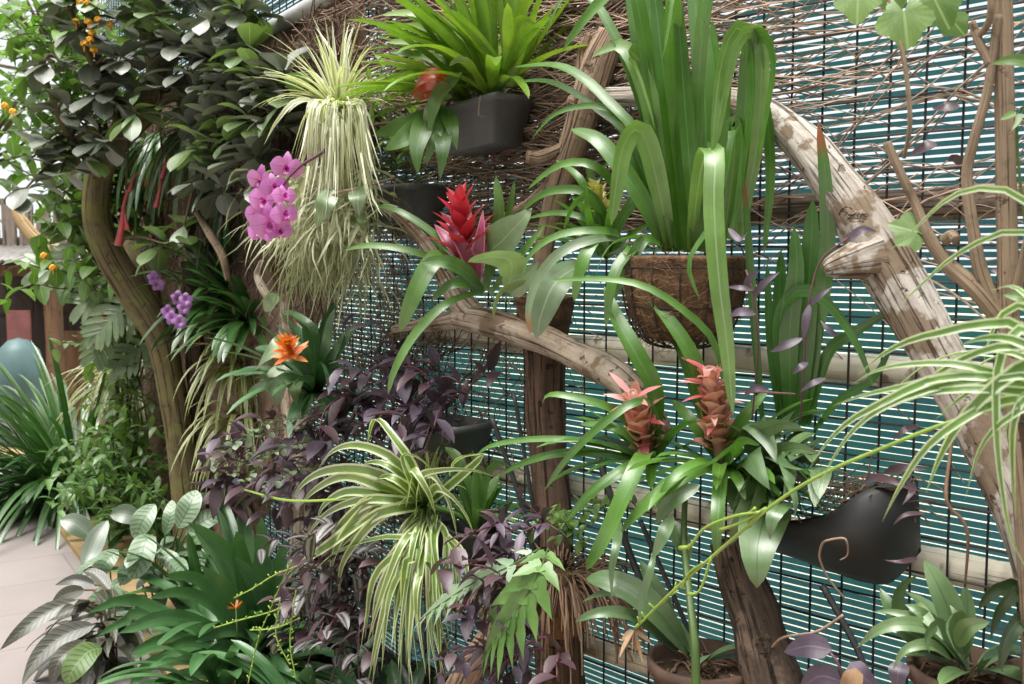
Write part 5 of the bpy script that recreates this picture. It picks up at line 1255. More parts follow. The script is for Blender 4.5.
# orange bromeliad
rg = random.Random(207)
T0 = thing('orange_bromeliad', 'bromeliad with a bright orange flower head in front of the pale log end', 'bromeliad', V(318, 400, .24))
q = V(292, 358, .5); k_ = depth(q) / F
bract_spike(T0, q, V(283, 328, .56) - q, 24 * k_, 26, 22 * k_, 7 * k_, ['orange', 'orange'], rg, 'lance', (15, 80))
ml = MB(); base = (316, 395, .26)
for pts, wd in (([(335, 308, .3), (330, 325, .3), (326, 350, .3)], 12), ([(283, 310, .34), (300, 318, .36), (315, 335, .34)], 9), ([(275, 337, .42), (295, 345, .46), (312, 360, .38)], 10), ([(233, 375, .4), (252, 370, .44), (280, 372, .42), (302, 382, .34)], 8), ([(245, 400, .42), (262, 385, .45), (290, 380, .4)], 9), ([(268, 395, .46), (280, 378, .46), (300, 380, .38)], 9), ([(292, 388, .46), (300, 378, .45), (310, 380, .36)], 9),
                ([(326, 395, .44), (329, 378, .44), (324, 365, .36)], 12), ([(345, 330, .28), (336, 350, .3), (325, 370, .28)], 10), ([(360, 320, .26), (345, 340, .28), (328, 370, .28)], 10), ([(322, 318, .24), (322, 340, .26), (318, 370, .26)], 12), ([(345, 372, .34), (335, 362, .34), (325, 372, .3)], 10), ([(255, 348, .36), (280, 352, .38), (305, 370, .32)], 9)):
    L(ml, pts + [base], wd, 'strap', .4, .35, n=14, rg=rg)
rosette(ml, rg, V(316, 395, .26), 34, .36, .04, (15, 80), (120, 340), 1.0, 'strap', .35, 10)
ml.build('leaves', M['clivia'], T0)
rg = random.Random(208)
T0 = thing('broad_leaf_plant', 'cluster of big pale hanging leaves under the orange flower', 'plant', V(285, 370, .22)); ml = MB()
for pts, wd in (([(255, 372, .46), (266, 356, .48), (282, 345, .44), (298, 350, .3)], 26), ([(278, 405, .42), (276, 385, .44), (284, 365, .4)], 24), ([(297, 405, .42), (294, 388, .44), (292, 370, .38)], 20), ([(265, 312, .34), (270, 302, .35), (278, 294, .32)], 14)): L(ml, pts, wd, 'ovate', .3, .12, n=12, rg=rg, nx=4)
ml.build('leaves', M['broad'], T0)
# ---- strap-leaved plants on the dark wall behind tree
def wallclump(name, label, cat, x, y, off, n, Ln, W, m, seed, el=(0, 75), prof='strap', droop=1.4, group=None, conv=V, azr=(130, 320), nx=2):
    rg = random.Random(seed); b = conv(x, y, off)
    T0 = thing(name, label, cat, b, group); ml = MB()
    rosette(ml, rg, b, n, Ln, W, el, azr, droop, prof, .35, 12, nx=nx); ml.build('leaves', M[m], T0)
    mb = MB(); lathe(mb, b, [(.001, -.1), (.05, -.1), (.07, -.01), (.06, 0), (.001, 0)], 16, nz=.2); mb.build('root_ball', M['root'], T0)
    return T0
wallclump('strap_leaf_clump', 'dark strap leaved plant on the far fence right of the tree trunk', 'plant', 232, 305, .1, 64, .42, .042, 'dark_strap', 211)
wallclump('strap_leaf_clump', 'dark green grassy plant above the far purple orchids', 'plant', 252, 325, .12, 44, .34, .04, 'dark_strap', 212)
wallclump('spider_plant', 'olive spider plant hanging right of the tree trunk, upper one', 'spider plant', 240, 368, .12, 80, .42, .026, 'spider_old', 213, (10, 80), 'grass', 2.4, 'spider plants', nx=4, azr=(225, 345))
wallclump('spider_plant', 'olive spider plant trailing low beside the tree trunk, lower one', 'spider plant', 243, 425, .12, 90, .46, .024, 'spider_old', 214, (-20, 60), 'grass', 3.0, 'spider plants', nx=4, azr=(225, 345))
wallclump('spider_plant', 'olive spider plant hanging just left of the tree trunk', 'spider plant', 132, 385, .14, 80, .55, .03, 'spider_old', 215, (-10, 70), 'grass', 2.6, 'spider plants', nx=4)
wallclump('strap_leaf_clump', 'grey green strap leaves dangling behind the upper tree fork', 'plant', 205, 130, .1, 50, .5, .03, 'grey_strap', 216, (-30, 50), 'strap', 3.0)
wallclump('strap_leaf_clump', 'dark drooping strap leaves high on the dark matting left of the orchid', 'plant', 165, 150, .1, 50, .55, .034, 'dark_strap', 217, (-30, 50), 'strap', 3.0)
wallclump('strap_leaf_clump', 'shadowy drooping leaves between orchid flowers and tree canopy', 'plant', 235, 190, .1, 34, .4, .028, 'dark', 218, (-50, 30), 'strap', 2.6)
# violet orchid
rg = random.Random(221)
T0 = thing('violet_orchid', 'small violet orchid spray on the far fence behind the tree trunk', 'orchid', V(190, 340, .25)); ms = MB(); ptube(ms, [(192, 345, .22), (186, 320, .34), (180, 300, .38), (178, 280, .36), (155, 268, .34)], 3, 6, 20); ms.build('stem', M['stem_green'], T0)
for x, y in ((178, 298), (184, 308), (172, 318), (180, 322), (168, 312), (186, 300), (154, 278), (158, 284)):
    c = V(x, y, .42); mp = MB(); f_ = (CAM - c).normalized()
    for i in range(5):
        a = R_(90 + 72 * i); d = RT * math.cos(a) + ZV * math.sin(a); R1 = pix(8, c)
        ribbon(mp, [c + d * R1 * t + f_ * .01 * math.sin(3 * t) for t in [j / 5 for j in range(6)]], R1 * .8, 'ellip', f_, -.1, rg.random(), 2)
    mp.build('flower', M['violet_pet'], T0)
ml = MB(); rosette(ml, rg, V(190, 340, .22), 8, .2, .04, (10, 60), (130, 320), 1.2, 'strap'); ml.build('leaves', M['dark'], T0)
rg = random.Random(225)
T0 = thing('red_flower', 'small orange red flower among pale leaves left of the tree trunk', 'flower', Q(118, 400, 5.5)); c = Q(104, 317, 5.1); mb = MB()
for j in range(12): ribbon(mb, march(c, dirv(j * 137, rg.uniform(-10, 70)), pix(7, c), 5, .4), pix(5, c), 'ovate', ZV, .2, rg.random(), 2)
mb.build('petals', M['coral'], T0); ms = MB(); tube(ms, crom([Q(118, 400, 5.5), Q(112, 350, 5.3), c], 12), .004, 6); ms.build('stalk', M['stem_green'], T0)
# red hanging tubular flowers
rg = random.Random(223)
T0 = thing('hanging_red_flower', 'coral red tubular flowers dangling right of the upper tree trunk', 'flower', Q(160, 120, 4.6)); ms = MB()
for pts in ([(158, 60, 4.65), (160, 120, 4.6), (162, 155, 4.55)], [(128, 100, 4.6), (128, 150, 4.5), (126, 190, 4.5)]): ptube(ms, pts, 2.5, 6, 16, conv=Q)
ms.build('stem', M['stem_brown'], T0)
for pts, wd in (([(156, 208, 4.5), (160, 190, 4.5), (162, 175, 4.55), (165, 162, 4.55)], 7), ([(119, 246, 4.5), (122, 225, 4.5), (124, 205, 4.5), (128, 190, 4.5)], 11), ([(128, 230, 4.5), (125, 215, 4.5), (124, 200, 4.5)], 7), ([(129, 192, 4.5), (134, 178, 4.5), (138, 172, 4.5)], 6), ([(162, 178, 4.5), (166, 166, 4.5), (170, 158, 4.5)], 6)):
    mb = MB(); ptube(mb, pts, [wd * .7, wd * .4, wd * .3] if len(pts) == 3 else [wd * .8, wd * .5, wd * .35, wd * .25], 9, 16, .2, conv=Q); mb.build('flower', M['coral'], T0)

# ------------------------------------------------------------------ the tree
rg = random.Random(231)
TD = 4.85
T0 = thing('tree', 'leaning mossy tree with grey round leaves at the left', 'tree', Q(192, 566, 4.85))
LIMB = []
mb = MB(); LIMB += ptube(mb, [(194, 575, 4.85), (188, 510, 4.85), (180, 440, 4.85), (171, 385, 4.85), (163, 345, 4.84), (150, 318, 4.82), (128, 285, 4.8), (108, 250, 4.78), (97, 215, 4.75), (98, 180, 4.72), (108, 155, 4.7), (128, 130, 4.7), (150, 105, 4.7), (160, 70, 4.7), (150, 30, 4.7), (138, -20, 4.7)],
                  [34, 30, 28, 27, 30, 32, 31, 29, 27, 26, 25, 25, 25, 25, 24, 22], 20, 130, .1, 5, conv=Q, bs=5)
mb.build('trunk', M['tree'], T0)
for pts, w_ in (([(153, 322, 4.84), (146, 285, 4.9), (138, 262, 4.95), (128, 245, 5.0)], [24, 22, 18, 12]), ([(160, 70, 4.7), (190, 40, 4.6), (230, 10, 4.5), (262, -20, 4.4)], [14, 10, 8, 7]), ([(150, 105, 4.7), (185, 95, 4.6), (215, 110, 4.5), (240, 90, 4.4)], [12, 8, 7, 4]),
                ([(100, 180, 4.72), (80, 150, 4.5), (60, 120, 4.4), (40, 60, 4.4)], [10, 7, 6, 4]), ([(128, 130, 4.7), (110, 110, 4.5), (90, 60, 4.4), (70, 10, 4.3)], [10, 7, 6, 5]), ([(165, 345, 4.84), (164, 330, 4.8), (162, 318, 4.78)], [9, 9, 8])):
    mb = MB(); LIMB += ptube(mb, pts, w_, 10, 30, .12, 3, conv=Q); mb.build('branch', M['tree'], T0)
ml = MB(); mg = MB()
def tuft(x, y, d, n, Ln, W, rg, ml, el=(-35, 50)):
    if x > 252 and y < 72: return
    d = min(d, .8 * depth(V(x, y, 0)))
    c = Q(x, y, d)
    root = min((p for p in LIMB if p.z > 1.55), key=lambda p: (p - c).length)
    mt = MB(); tube(mt, crom([root, root.lerp(c, .5) + ZV * .04, c], 10), [.009, .004], 5); mt.build('twig', M['stem_brown'], T0)
    a0 = rg.uniform(0, 360)
    for i in range(n):
        a = a0 + i * 137.5; e = rg.uniform(*el); dd = dirv(a, e)
        pts = march(c - (c - root).normalized() * .01 * i, dd, Ln * rg.uniform(.7, 1.1), 9, rg.uniform(.3, 1.1), rg, .03)
        Nn = ZV - dd * dd.z
        ribbon(ml, pts, W * rg.uniform(.85, 1.15), 'obov', Nn, .15, rg.random(), 4, .1)
# tufts across the canopy
for x, y, d in [(292, 100, 4), (280, 130, 4), (262, 160, 4), (270, 180, 4), (215, 170, 4), (195, 150, 4), (250, 50, 4), (230, 90, 4), (292, 50, 4), (110, 142, 4.35), (160, 88, 4.3), (178, 45, 4.3), (205, 18, 4.3), (235, 28, 4.35), (262, 35, 4.4), (268, 60, 4.4), (240, 70, 4.35), (215, 60, 4.3), (265, 95, 4.35), (240, 105, 4.3), (205, 85, 4.3), (255, 125, 4.3), (225, 150, 4.35), (245, 165, 4.3), (200, 185, 4.35), (222, 195, 4.4), (168, 245, 4.3), (182, 235, 4.35), (95, 95, 4.35), (70, 110, 4.4), (60, 62, 4.4), (85, 30, 4.3), (120, 20, 4.3), (150, 15, 4.25), (160, 40, 4.4),
                (130, 60, 4.3), (110, 95, 4.4), (140, 115, 4.3), (178, 105, 4.35), (190, 130, 4.4), (85, 160, 4.4), (60, 175, 4.4), (275, 15, 4.45), (190, -5, 4.3), (225, -5, 4.3), (100, -5, 4.3), (60, -5, 4.35), (150, -20, 4.3), (285, 75, 4.4), (180, 70, 4.25), (120, 70, 4.5), (90, 60, 4.5), (40, 150, 4.4), (20, 195, 4.4), (80, 125, 4.5), (285, 40, 4.5), (215, 120, 4.4)]:
    tuft(x, y, d, rg.randint(8, 12), .17, .085, rg, ml if rg.random() < .72 else mg)
for i in range(34):
    x = rg.uniform(100, 285); y = rg.uniform(-20, 120) + (60 if x > 200 else 0) * rg.random()
    tuft(x, y, rg.uniform(4.5, 5.0), rg.randint(6, 10), .16, .08, rg, ml if rg.random() < .7 else mg)
ml.build('leaves', M['canopy'], T0); mg.build('leaves', M['canopy_green'], T0)['label'] = 'greener younger leaves'

# ------------------------------------------------------------------ lantana and lush shrubs at left
def shrub(name, label, base, tips, seed, m, Lf, W, prof='ovate', spacing=.06, stem='stem_brown', nsub=4, conv=Q, group=None, spread=1.0, rise=.5):
    rg = random.Random(seed); b = conv(*base); T0 = thing(name, label, 'shrub', b, group); ml = MB()
    for x, y, d in tips:
        ms = MB()
        t = conv(x, y, d); mid = Vector((b.x + (t.x - b.x) * rise, b.y + (t.y - b.y) * rise, b.z + (t.z - b.z) * .75 + rg.uniform(0, .2))); q = crom([b, mid, t], 16); tube(ms, q, [.012, .007, .003], 6)
        for k in range(nsub):
            i = rg.randint(8, 15); d_ = Vector((rg.gauss(0, 1), rg.gauss(0, 1), rg.uniform(-.3, 1)))
            vine(ms, ml, rg, march(q[i], d_, rg.uniform(.2, .45), 8, 1.0, rg, .12), .0028, spacing, Lf, W, prof, .25, .8, 7, spread)
        vine(ms, ml, rg, q[6:], .003, spacing, Lf, W, prof, .25, .8, 7, spread)
        ms.build('stem', M[stem], T0)
    ml.build('leaves', M[m], T0); return T0
rg = random.Random(241)
T0 = shrub('lantana', 'lantana shrub with light leaves and small orange flower heads at top left', (122, 520, 5.5), [(10, 40, 4.9), (40, 25, 5.0), (70, 45, 5.0), (20, 100, 5.0), (60, 100, 5.1), (90, 30, 5.2), (5, 160, 5.0), (45, 165, 5.1), (22, 262, 5.0), (40, 285, 5.0), (85, 15, 5.3), (75, 75, 5.0), (30, 75, 5.0), (0, 10, 5.0), (60, -5, 5.0), (30, 130, 5.3)], 242, 'lantana', .12, .066, nsub=9, rise=.12)
fl = None
for i, (x, y) in enumerate(((76, 22), (88, 22), (98, 20), (110, 25), (90, 40), (84, 44), (94, 50), (80, 2), (88, 4), (5, 106), (13, 112), (75, 120), (57, 152), (67, 156), (44, 256), (53, 268), (92, 33))):
    c = Q(x, y, 4.75 if y > 60 else 4.25); mp = MB(); r = pix(4.2, c); rgf = random.Random(i)
    for j in range(18):
        a = j * 2.4; z = 1 - j / 12; rr = math.sqrt(max(.02, 1 - z * z)); d = Vector((rr * math.cos(a), rr * math.sin(a), z)); p = c + d * r * .75
        ribbon(mp, [p - d.orthogonal().normalized() * r * .4, p + d * .003, p + d.orthogonal().normalized() * r * .4], r * .8, 'ellip', d, 0, rgf.random(), 2)
    tube(mp, [c - ZV * .03, c], .003, 5)
    mp.build('flower_head', M['lant_fl'], T0)
# lobed pale leaves (split-leaf)
def splitleaf(mb, c, d, N, s, rg):
    d = d.normalized(); N = (N - d * N.dot(d)).normalized(); S = d.cross(N)
    spine = march(c, d, s, 12, .5)
    ribbon(mb, spine, s * .16, 'ellip', N, .1, rg.random(), 2)
    for i in range(1, 7):
        for sd in (-1, 1):
            dd = S * sd + d * (.3 + .16 * i) ; l = s * .6 * math.sin(math.pi * (.25 + .6 * i / 7))
            ribbon(mb, march(spine[int(i * 1.6)], dd, l, 8, .6), s * .13, 'strap', N, .2, rg.random(), 2)
rg = random.Random(251)
T0 = thing('split_leaf_plant', 'split leaved philodendron with pale divided leaves left of the trunk', 'plant', Q(125, 400, 5.9)); ml = MB(); ms = MB()
for x, y, d, dx, dz, s in ((128, 285, 5.2, -1, -.25, 56), (95, 268, 5.3, -1, .15, 60), (130, 300, 5.1, -.9, -.8, 50), (112, 250, 5.5, -.6, .5, 60), (85, 245, 5.3, -.5, -.6, 50), (140, 320, 5.2, -1, -.1, 50), (150, 345, 5.3, -.8, -.4, 46), (105, 325, 5.2, -.3, -1, 40)):
    p = Q(x, y, d); splitleaf(ml, p, Vector((dx, -.3, dz)), (CAM - p).normalized() + ZV * .6, s * d / F, rg); tube(ms, crom([Q(135, 395, 5.9), Q((x + 135) / 2 + 6, (y + 395) / 2 - 20, d + .3), p], 10), .006, 6)
ms.build('stems', M['stem_green'], T0); ml.build('leaves', M['broad'], T0)
# bushy greens left of the trunk
shrub('leafy_shrub', 'light green leafy bush between grassy clump and tree trunk', (128, 500, 5.6), [(118, 360, 5.5), (130, 340, 5.6), (110, 400, 5.3), (135, 390, 5.5), (125, 440, 5.3), (112, 460, 5.2), (140, 450, 5.3), (102, 480, 5.1)], 261, 'light', .085, .045, nsub=5, spacing=.045)
shrub('leafy_shrub', 'fine leaved fresh green bush low beside the tan kerb', (118, 530, 5.2), [(95, 470, 5.0), (110, 455, 5.0), (125, 480, 5.0), (100, 500, 4.9), (120, 510, 4.9), (135, 495, 4.95), (112, 485, 4.85)], 262, 'mid', .09, .034, 'lance', nsub=6, spacing=.035, stem='stem_green')
def clump(name, label, cat, x, y, d, n, Ln, W, m, seed, el=(20, 80), droop=1.3, prof='strap', dx=0, group=None, ns=12, nx=2, r0=.08, azr=(0, 360), vary=.35):
    rg = random.Random(seed); b = Q(x, y, d); b.z = max(.02, b.z); T0 = thing(name, label, cat, b, group); ml = MB()
    rosette(ml, rg, b, n, Ln, W, el, azr, droop, prof, .35, ns, 0, r0, nx, vary=vary); ml.build('leaves', M[m], T0); return T0
clump('grassy_clump', 'big dark grassy clump of arching strap leaves at the end of the path', 'plant', 78, 482, 6.2, 330, 1.0, .036, 'dark_strap', 271, (2, 72), 1.2, r0=.22)
clump('grassy_clump', 'lower drooping leaves in front of the grassy clump by the path', 'plant', 66, 496, 6.0, 90, .5, .06, 'clivia', 272, (0, 60), 1.8, r0=.22)
clump('grassy_clump', 'dark leafy clump at the foot of the tree trunk behind the kerb', 'plant', 140, 528, 5.3, 40, .26, .05, 'mid', 273, (10, 75), 1.5, r0=.12)
# ------------------------------------------------------------------ lower left bed
T0 = clump('clivia', 'glossy dark green strap clump filling the bottom left bed, front one', 'plant', 225, 715, 3.5, 54, .50, .055, 'clivia', 281, (8, 70), 1.5, r0=.1, nx=4, ns=14)
ml = MB(); rg = random.Random(280)
for pts, wd in (([(119, 633), (164, 618), (205, 628)], 16), ([(88, 613), (123, 600), (158, 610)], 12), ([(97, 636), (123, 622), (150, 615)], 10), ([(195, 642), (223, 632), (249, 636)], 11), ([(199, 660), (223, 647), (249, 654)], 13), ([(160, 655), (182, 643), (211, 645)], 11), ([(129, 654), (158, 640), (190, 640)], 10),
                ([(129, 686), (152, 664), (188, 658)], 15), ([(154, 682), (188, 674), (223, 674)], 11), ([(236, 531), (240, 560), (250, 600)], 20), ([(262, 517), (264, 550), (262, 590)], 18), ([(202, 566), (228, 596), (245, 630)], 17), ([(188, 522), (217, 543), (238, 575)], 15), ([(235, 557), (258, 588), (268, 620)], 17), ([(165, 575), (195, 578), (225, 605)], 13), ([(150, 598), (180, 592), (215, 608)], 12), ([(285, 540), (280, 570), (272, 605)], 14)):
    L(ml, [(x, y, 3.35 + .12 * i) for i, (x, y) in enumerate(pts)] + [(262, 668, 3.72)], wd * 1.1, 'strap', .4, .3, n=16, conv=Q, rg=rg, nx=4)
ml.build('leaves', M['clivia'], T0)
clump('clivia', 'glossy dark green strap clump below the deep purple trailing plant', 'plant', 255, 670, 3.8, 50, .55, .06, 'clivia', 282, (25, 85), 1.1, r0=.08, nx=4, ns=14)
clump('clivia', 'glossy dark strap clump at the bottom edge under the silver striped plant', 'plant', 310, 745, 3.2, 30, .42, .055, 'clivia', 283, (15, 70), 1.4, r0=.08, nx=4, ns=14)
clump('clivia', 'dark strap clump further back between calathea leaves and purple plant', 'plant', 205, 640, 4.1, 36, .45, .055, 'dark_strap', 284, (15, 80), 1.3, r0=.08, nx=4)
clump('clivia', 'low dark strap leaves at the bottom edge beneath the leaning log', 'plant', 400, 760, 2.9, 22, .3, .05, 'clivia', 285, (15, 70), 1.2, r0=.06, nx=4)
rg = random.Random(291)
T0 = thing('calathea', 'calathea with pale green feather patterned leaves at the tree foot', 'plant', Q(150, 640, 4.1)); ml = MB(); ms = MB()
for pts, wd in (([(135, 560, 4.0), (140, 578, 3.95), (146, 548, 4.0), (152, 515, 4.05), (158, 503, 4.1)], 0), ([(130, 580, 3.9), (140, 560, 3.9), (146, 540, 3.95), (152, 535, 4.0)], 27), ([(135, 540, 4.05), (143, 520, 4.05), (155, 504, 4.1)], 22), ([(196, 490, 4.1), (190, 505, 4.05), (178, 528, 4.05)], 24), ([(225, 512, 4.1), (205, 520, 4.05), (186, 535, 4.05)], 20), ([(98, 578, 4.0), (105, 562, 4.0), (118, 550, 4.05)], 20),
                ([(86, 612, 3.9), (95, 600, 3.9), (120, 598, 3.9), (140, 605, 3.95)], 18), ([(97, 635, 3.8), (112, 622, 3.8), (135, 612, 3.85)], 14), ([(172, 500, 4.15), (170, 515, 4.1), (165, 535, 4.1)], 14), ([(215, 500, 4.2), (200, 500, 4.2), (188, 515, 4.2)], 14), ([(185, 575, 4.0), (170, 560, 4.0), (160, 550, 4.05)], 18), ([(120, 585, 3.95), (128, 572, 3.95), (140, 565, 4.0)], 18)):
    if not wd: continue
    L(ml, pts, wd, 'ellip', .3, .15, n=14, conv=Q, rg=rg, nx=6); e_ = pts[-1]; tube(ms, crom([Q(158, 640, 4.15), Q((e_[0] + 160) / 2, (e_[1] + 600) / 2, 4.15), Q(*e_)], 10), .004, 6)
c = Q(160, 600, 4.1)
for i in range(36):
    a = rg.uniform(0, 360); p = c + dirv(a, 0) * rg.uniform(0, .2) + ZV * rg.uniform(0, .22)
    ribbon(ml, march(p, dirv(a, rg.uniform(0, 50)), rg.uniform(.1, .19), 9, 1.4), .06, 'ellip', ZV, .15, rg.random(), 6)
ms.build('stalks', M['stem_green'], T0); ml.build('leaves', M['calathea'], T0)
T0 = thing('calathea', 'calathea with dark leaf backs turned up by the tan kerb', 'plant', Q(108, 600, 4.2)); ml = MB(); ms = MB()
for pts, wd in (([(60, 520, 4.2), (75, 524, 4.2), (92, 538, 4.2)], 22), ([(84, 570, 4.1), (90, 556, 4.15), (98, 536, 4.2), (108, 520, 4.25)], 20), ([(110, 515, 4.3), (125, 514, 4.3), (140, 522, 4.3)], 20), ([(75, 575, 4.1), (85, 572, 4.1), (100, 570, 4.15)], 10)):
    L(ml, pts, wd, 'ellip', .3, .2, n=12, conv=Q, rg=rg, nx=4); e_ = pts[-1]; tube(ms, crom([Q(112, 610, 4.2), Q(*e_)], 8), .004, 6)
ms.build('stalks', M['stem_green'], T0); ml.build('leaves', M['dark'], T0)
rg = random.Random(295)
T0 = thing('bronze_leaf_plant', 'dark bronze plant with long ribbed leaves overhanging the path at bottom left', 'plant', Q(115, 690, 3.7)); ml = MB(); ms = MB()
for pts, wd in (([(0, 650, 3.5), (20, 632, 3.5), (48, 612, 3.55), (78, 600, 3.6)], 18), ([(22, 682, 3.4), (40, 655, 3.45), (65, 635, 3.5), (95, 625, 3.55)], 22), ([(50, 606, 3.7), (65, 595, 3.7), (85, 590, 3.7)], 15), ([(62, 680, 3.4), (75, 660, 3.45), (95, 645, 3.5)], 20), ([(38, 622, 3.6), (60, 612, 3.6), (90, 603, 3.65)], 16), ([(50, 690, 3.4), (60, 660, 3.4), (85, 640, 3.5)], 18), ([(55, 585, 3.8), (75, 580, 3.8), (95, 585, 3.8)], 12), ([(80, 570, 3.9), (95, 574, 3.9), (110, 590, 3.85)], 14)):
    L(ml, pts, wd, 'lance', .35, .25, n=14, conv=Q, rg=rg, nx=6); e_ = pts[-1]; tube(ms, crom([Q(118, 690, 3.7), Q((e_[0] + 118) / 2, e_[1] + 10, 3.65), Q(*e_)], 10), .004, 6)
c = Q(105, 640, 3.75)
for i in range(46):
    a = rg.uniform(130, 330); p = c + dirv(a, 0) * rg.uniform(0, .12) + ZV * rg.uniform(-.15, .12)
    ribbon(ml, march(p, dirv(a, rg.uniform(-10, 50)), rg.uniform(.16, .3), 11, 1.5), .055, 'lance', ZV, .25, rg.random(), 6)
ms.build('stalks', M['stem_brown'], T0); ml.build('leaves', M['brownleaf'], T0)
mb = MB(); L(mb, [(66, 684, 3.3), (74, 668, 3.3), (88, 652, 3.35), (102, 648, 3.4)], 26, 'ellip', .2, .15, n=14, conv=Q, rg=rg, nx=6); mb.build('leaf', M['ribbed'], T0)['label'] = 'greener ribbed leaf at the front'
# thin flowering sprays over the lower bed
rg = random.Random(297)
T0 = thing('flower_spray', 'thin yellow green flower sprays crossing the lower strap leaves', 'flower', Q(282, 590, 3.0)); ms = MB()
for pts in ([(300, 565, 2.9), (275, 575, 3.0), (250, 590, 3.05), (234, 598, 3.1)], [(300, 600, 2.95), (270, 612, 3.0), (240, 620, 3.05), (214, 628, 3.1)], [(292, 560, 2.9), (272, 605, 2.95), (258, 640, 3.0), (248, 684, 3.0)], [(300, 618, 2.9), (275, 628, 2.95), (250, 630, 3.0)], [(280, 600, 2.95), (276, 635, 2.95), (290, 665, 2.95)], [(296, 590, 2.9), (290, 640, 2.9), (296, 680, 2.9)]):
    q = ptube(ms, pts, 1.4, 5, 30, conv=Q)
    for p in q[6::2]: tube(ms, march(p, Vector((rg.uniform(-1, 1), rg.uniform(-1, 1), rg.uniform(-.2, 1))), .013, 4, 0), [.0008, .0026], 5)
ms.build('spray', M['stem_lime'], T0)
for i in range(1):
    T0 = thing('clivia_flower', 'small orange yellow flower head among the dark strap leaves', 'flower', Q(237, 640, 3.4)); mb = MB(); c = Q(236, 609, 3.4)
    for j in range(14): ribbon(mb, march(c, Vector((rg.uniform(-1, 1), rg.uniform(-1, 1), rg.uniform(.2, 1))), .035, 5, .2), .006, 'lance', ZV, .2, rg.random())
    mb.build('florets', M['orange'], T0); ms = MB(); tube(ms, [Q(238, 645, 3.4), c], .003, 6); ms.build('stalk', M['stem_green'], T0)
# understory to close the lower centre
clump('groundcover', 'dark leafy groundcover under the spider plant and root basket', 'plant', 430, 800, 3.0, 90, .3, .05, 'dark', 301, (10, 80), 1.3, 'ovate', r0=.3)
CLAMP[0] = False
# ------------------------------------------------------------------ hut, far greenery
HX = lambda x, y, d=8.6: Q(x, y, d)
T0 = thing('wooden_hut', 'rustic timber hut with tin roof at the far end of the path', 'hut', Vector((HX(30, 400).x, HX(30, 400).y, 0)))
k9 = 8.6 / F; ex, ey = Vector((1, 0, 0)), Vector((0, 1, 0))
def hb(name, x0, y0, x1, y1, m, dd=0, th=.08):
    mb = MB(); a, b_ = HX(x0, y1, 8.6 + dd), HX(x1, y0, 8.6 + dd); zb = max(0, a.z) if y1 < 460 else 0
    box(mb, Vector(((a.x + b_.x) / 2, a.y, (zb + b_.z) / 2)), ex, ey, ZV, b_.x - a.x, th, b_.z - zb); return mb.build(name, M[m], T0, smooth=False)
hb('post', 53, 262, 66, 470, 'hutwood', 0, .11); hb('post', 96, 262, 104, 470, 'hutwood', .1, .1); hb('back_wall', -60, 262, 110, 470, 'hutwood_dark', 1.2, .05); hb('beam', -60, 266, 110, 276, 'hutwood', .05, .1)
hb('board', 70, 330, 98, 470, 'hutwood', .3, .04)
mb = MB(); n = 90; g = []
for i in range(n + 1):
    x = HX(-60, 260).x + (HX(112, 260).x - HX(-60, 260).x) * i / n; z = .016 * math.sin(i * 1.5)
    for yy, zz in ((8.3, 1.49), (9.9, 1.72)): g += [Vector((x, yy, zz + z)), Vector((x, yy, zz + z - .008))]
mb.add(g, [f for i in range(n) for f in ((4 * i, 4 * i + 4, 4 * i + 6, 4 * i + 2), (4 * i + 1, 4 * i + 3, 4 * i + 7, 4 * i + 5), (4 * i, 4 * i + 1, 4 * i + 5, 4 * i + 4))]); mb.build('tin_roof', M['tin'], T0)
rg = random.Random(311)
for i in range(7):
    x = -30 + i * 17
    hb('plank', x, 205 + rg.uniform(-5, 5), x + 13.5, 258, 'fence_plank', .6, .03)
hb('plank_rail', -40, 238, 95, 245, 'fence_plank', .64, .04)
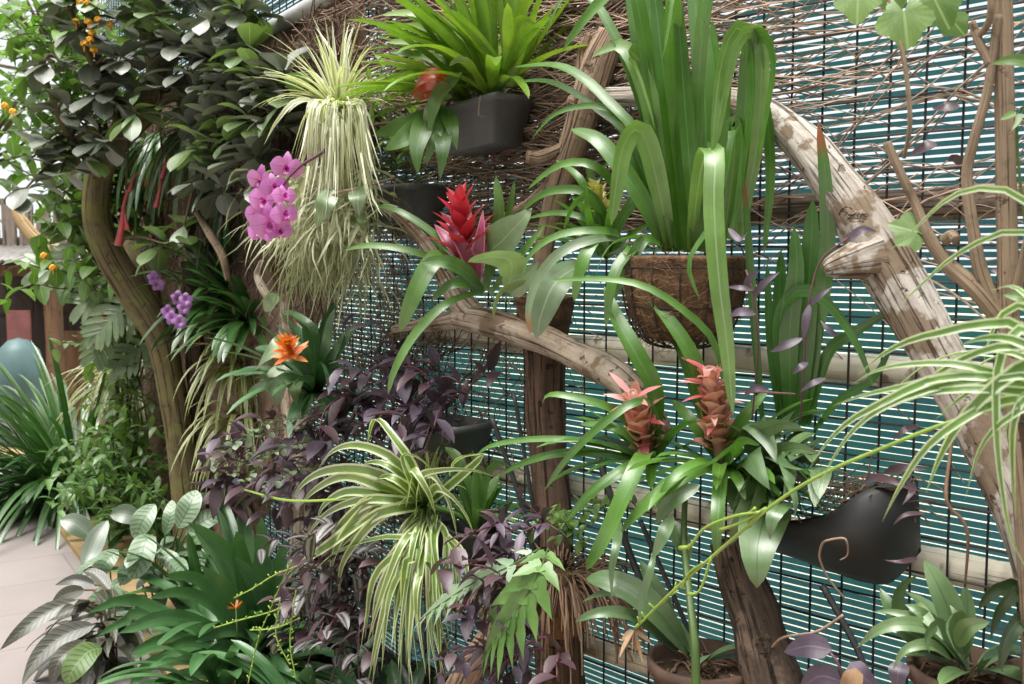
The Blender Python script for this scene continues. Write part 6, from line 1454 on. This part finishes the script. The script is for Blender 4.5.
mb = MB(); ptube(mb, [(14, 205, 8.5), (22, 222, 8.5), (40, 242, 8.5), (64, 252, 8.5), (100, 256, 8.6)], [10, 13, 14, 14, 12], 14, 30, .05, 2, conv=Q); mb.build('curved_beam', M['curve_log'], T0)['label'] = 'curved peeled yellow log'
mb = MB(); c = HX(20, 388, 8.0); r = 24 * 8 / F; lathe(mb, Vector((c.x, c.y, 0)), [(.001, 0), (r * .85, 0), (r * .95, .5), (r * 1.02, .52), (r * 1.0, .62), (r * .8, .78), (r * .4, .86), (.001, .88)], 28)
tag(mb.build('bin', M['bin']), 'pale teal domed bin standing in front of the hut', 'bin')
mb = MB(); a = HX(19, 328, 8.3); box(mb, a, ex, ey, ZV, 22 * k9, .03, 34 * k9)
mb.build('notice_board', M['pinkboard'], T0, smooth=False)['label'] = 'maroon board'
# trees beyond
def far_tree(label, x, y, d, R, n, m, seed, hz=0):
    rg = random.Random(seed); c = Q(x, y, d); T0 = thing('far_tree', label, 'tree', Vector((c.x, c.y, 0)), 'trees beyond the hut'); ml = MB(); mt = MB()
    tube(mt, [Vector((c.x, c.y, 0)), Vector((c.x + .1, c.y, c.z * .6)), c], [.12, .09, .04], 8)
    for i in range(24): tube(mt, [c - ZV * R * .5, c + Vector((rg.gauss(0, R * .5), rg.gauss(0, R * .4), rg.gauss(0, R * .5)))], [.03, .01], 5)
    for i in range(n):
        v = Vector((rg.gauss(0, 1), rg.gauss(0, 1), rg.gauss(0, 1))).normalized() * R * rg.uniform(.35, 1); v.y *= .7; p = c + v
        a = rg.uniform(0, 360); ribbon(ml, march(p, dirv(a, rg.uniform(-30, 40)), .24, 5, .8), .12, 'ovate', ZV, .2, rg.random())
    mt.build('trunk', M['stem_brown'], T0); ml.build('crown', M[m], T0)
far_tree('pale leafy tree beyond the hut at the left edge', -30, 120, 10.5, 1.0, 300, 'lantana', 321)
far_tree('dark leafy tree beyond the hut behind the main trunk', 110, 225, 10.5, .8, 260, 'lantana', 322)
far_tree('light green tree beyond the hut under the tree canopy', 60, 30, 11.5, 1.1, 240, 'light', 323)
far_tree('dense dark tree behind the far end of the fence', 165, 190, 9.5, 1.0, 500, 'canopy_green', 324)
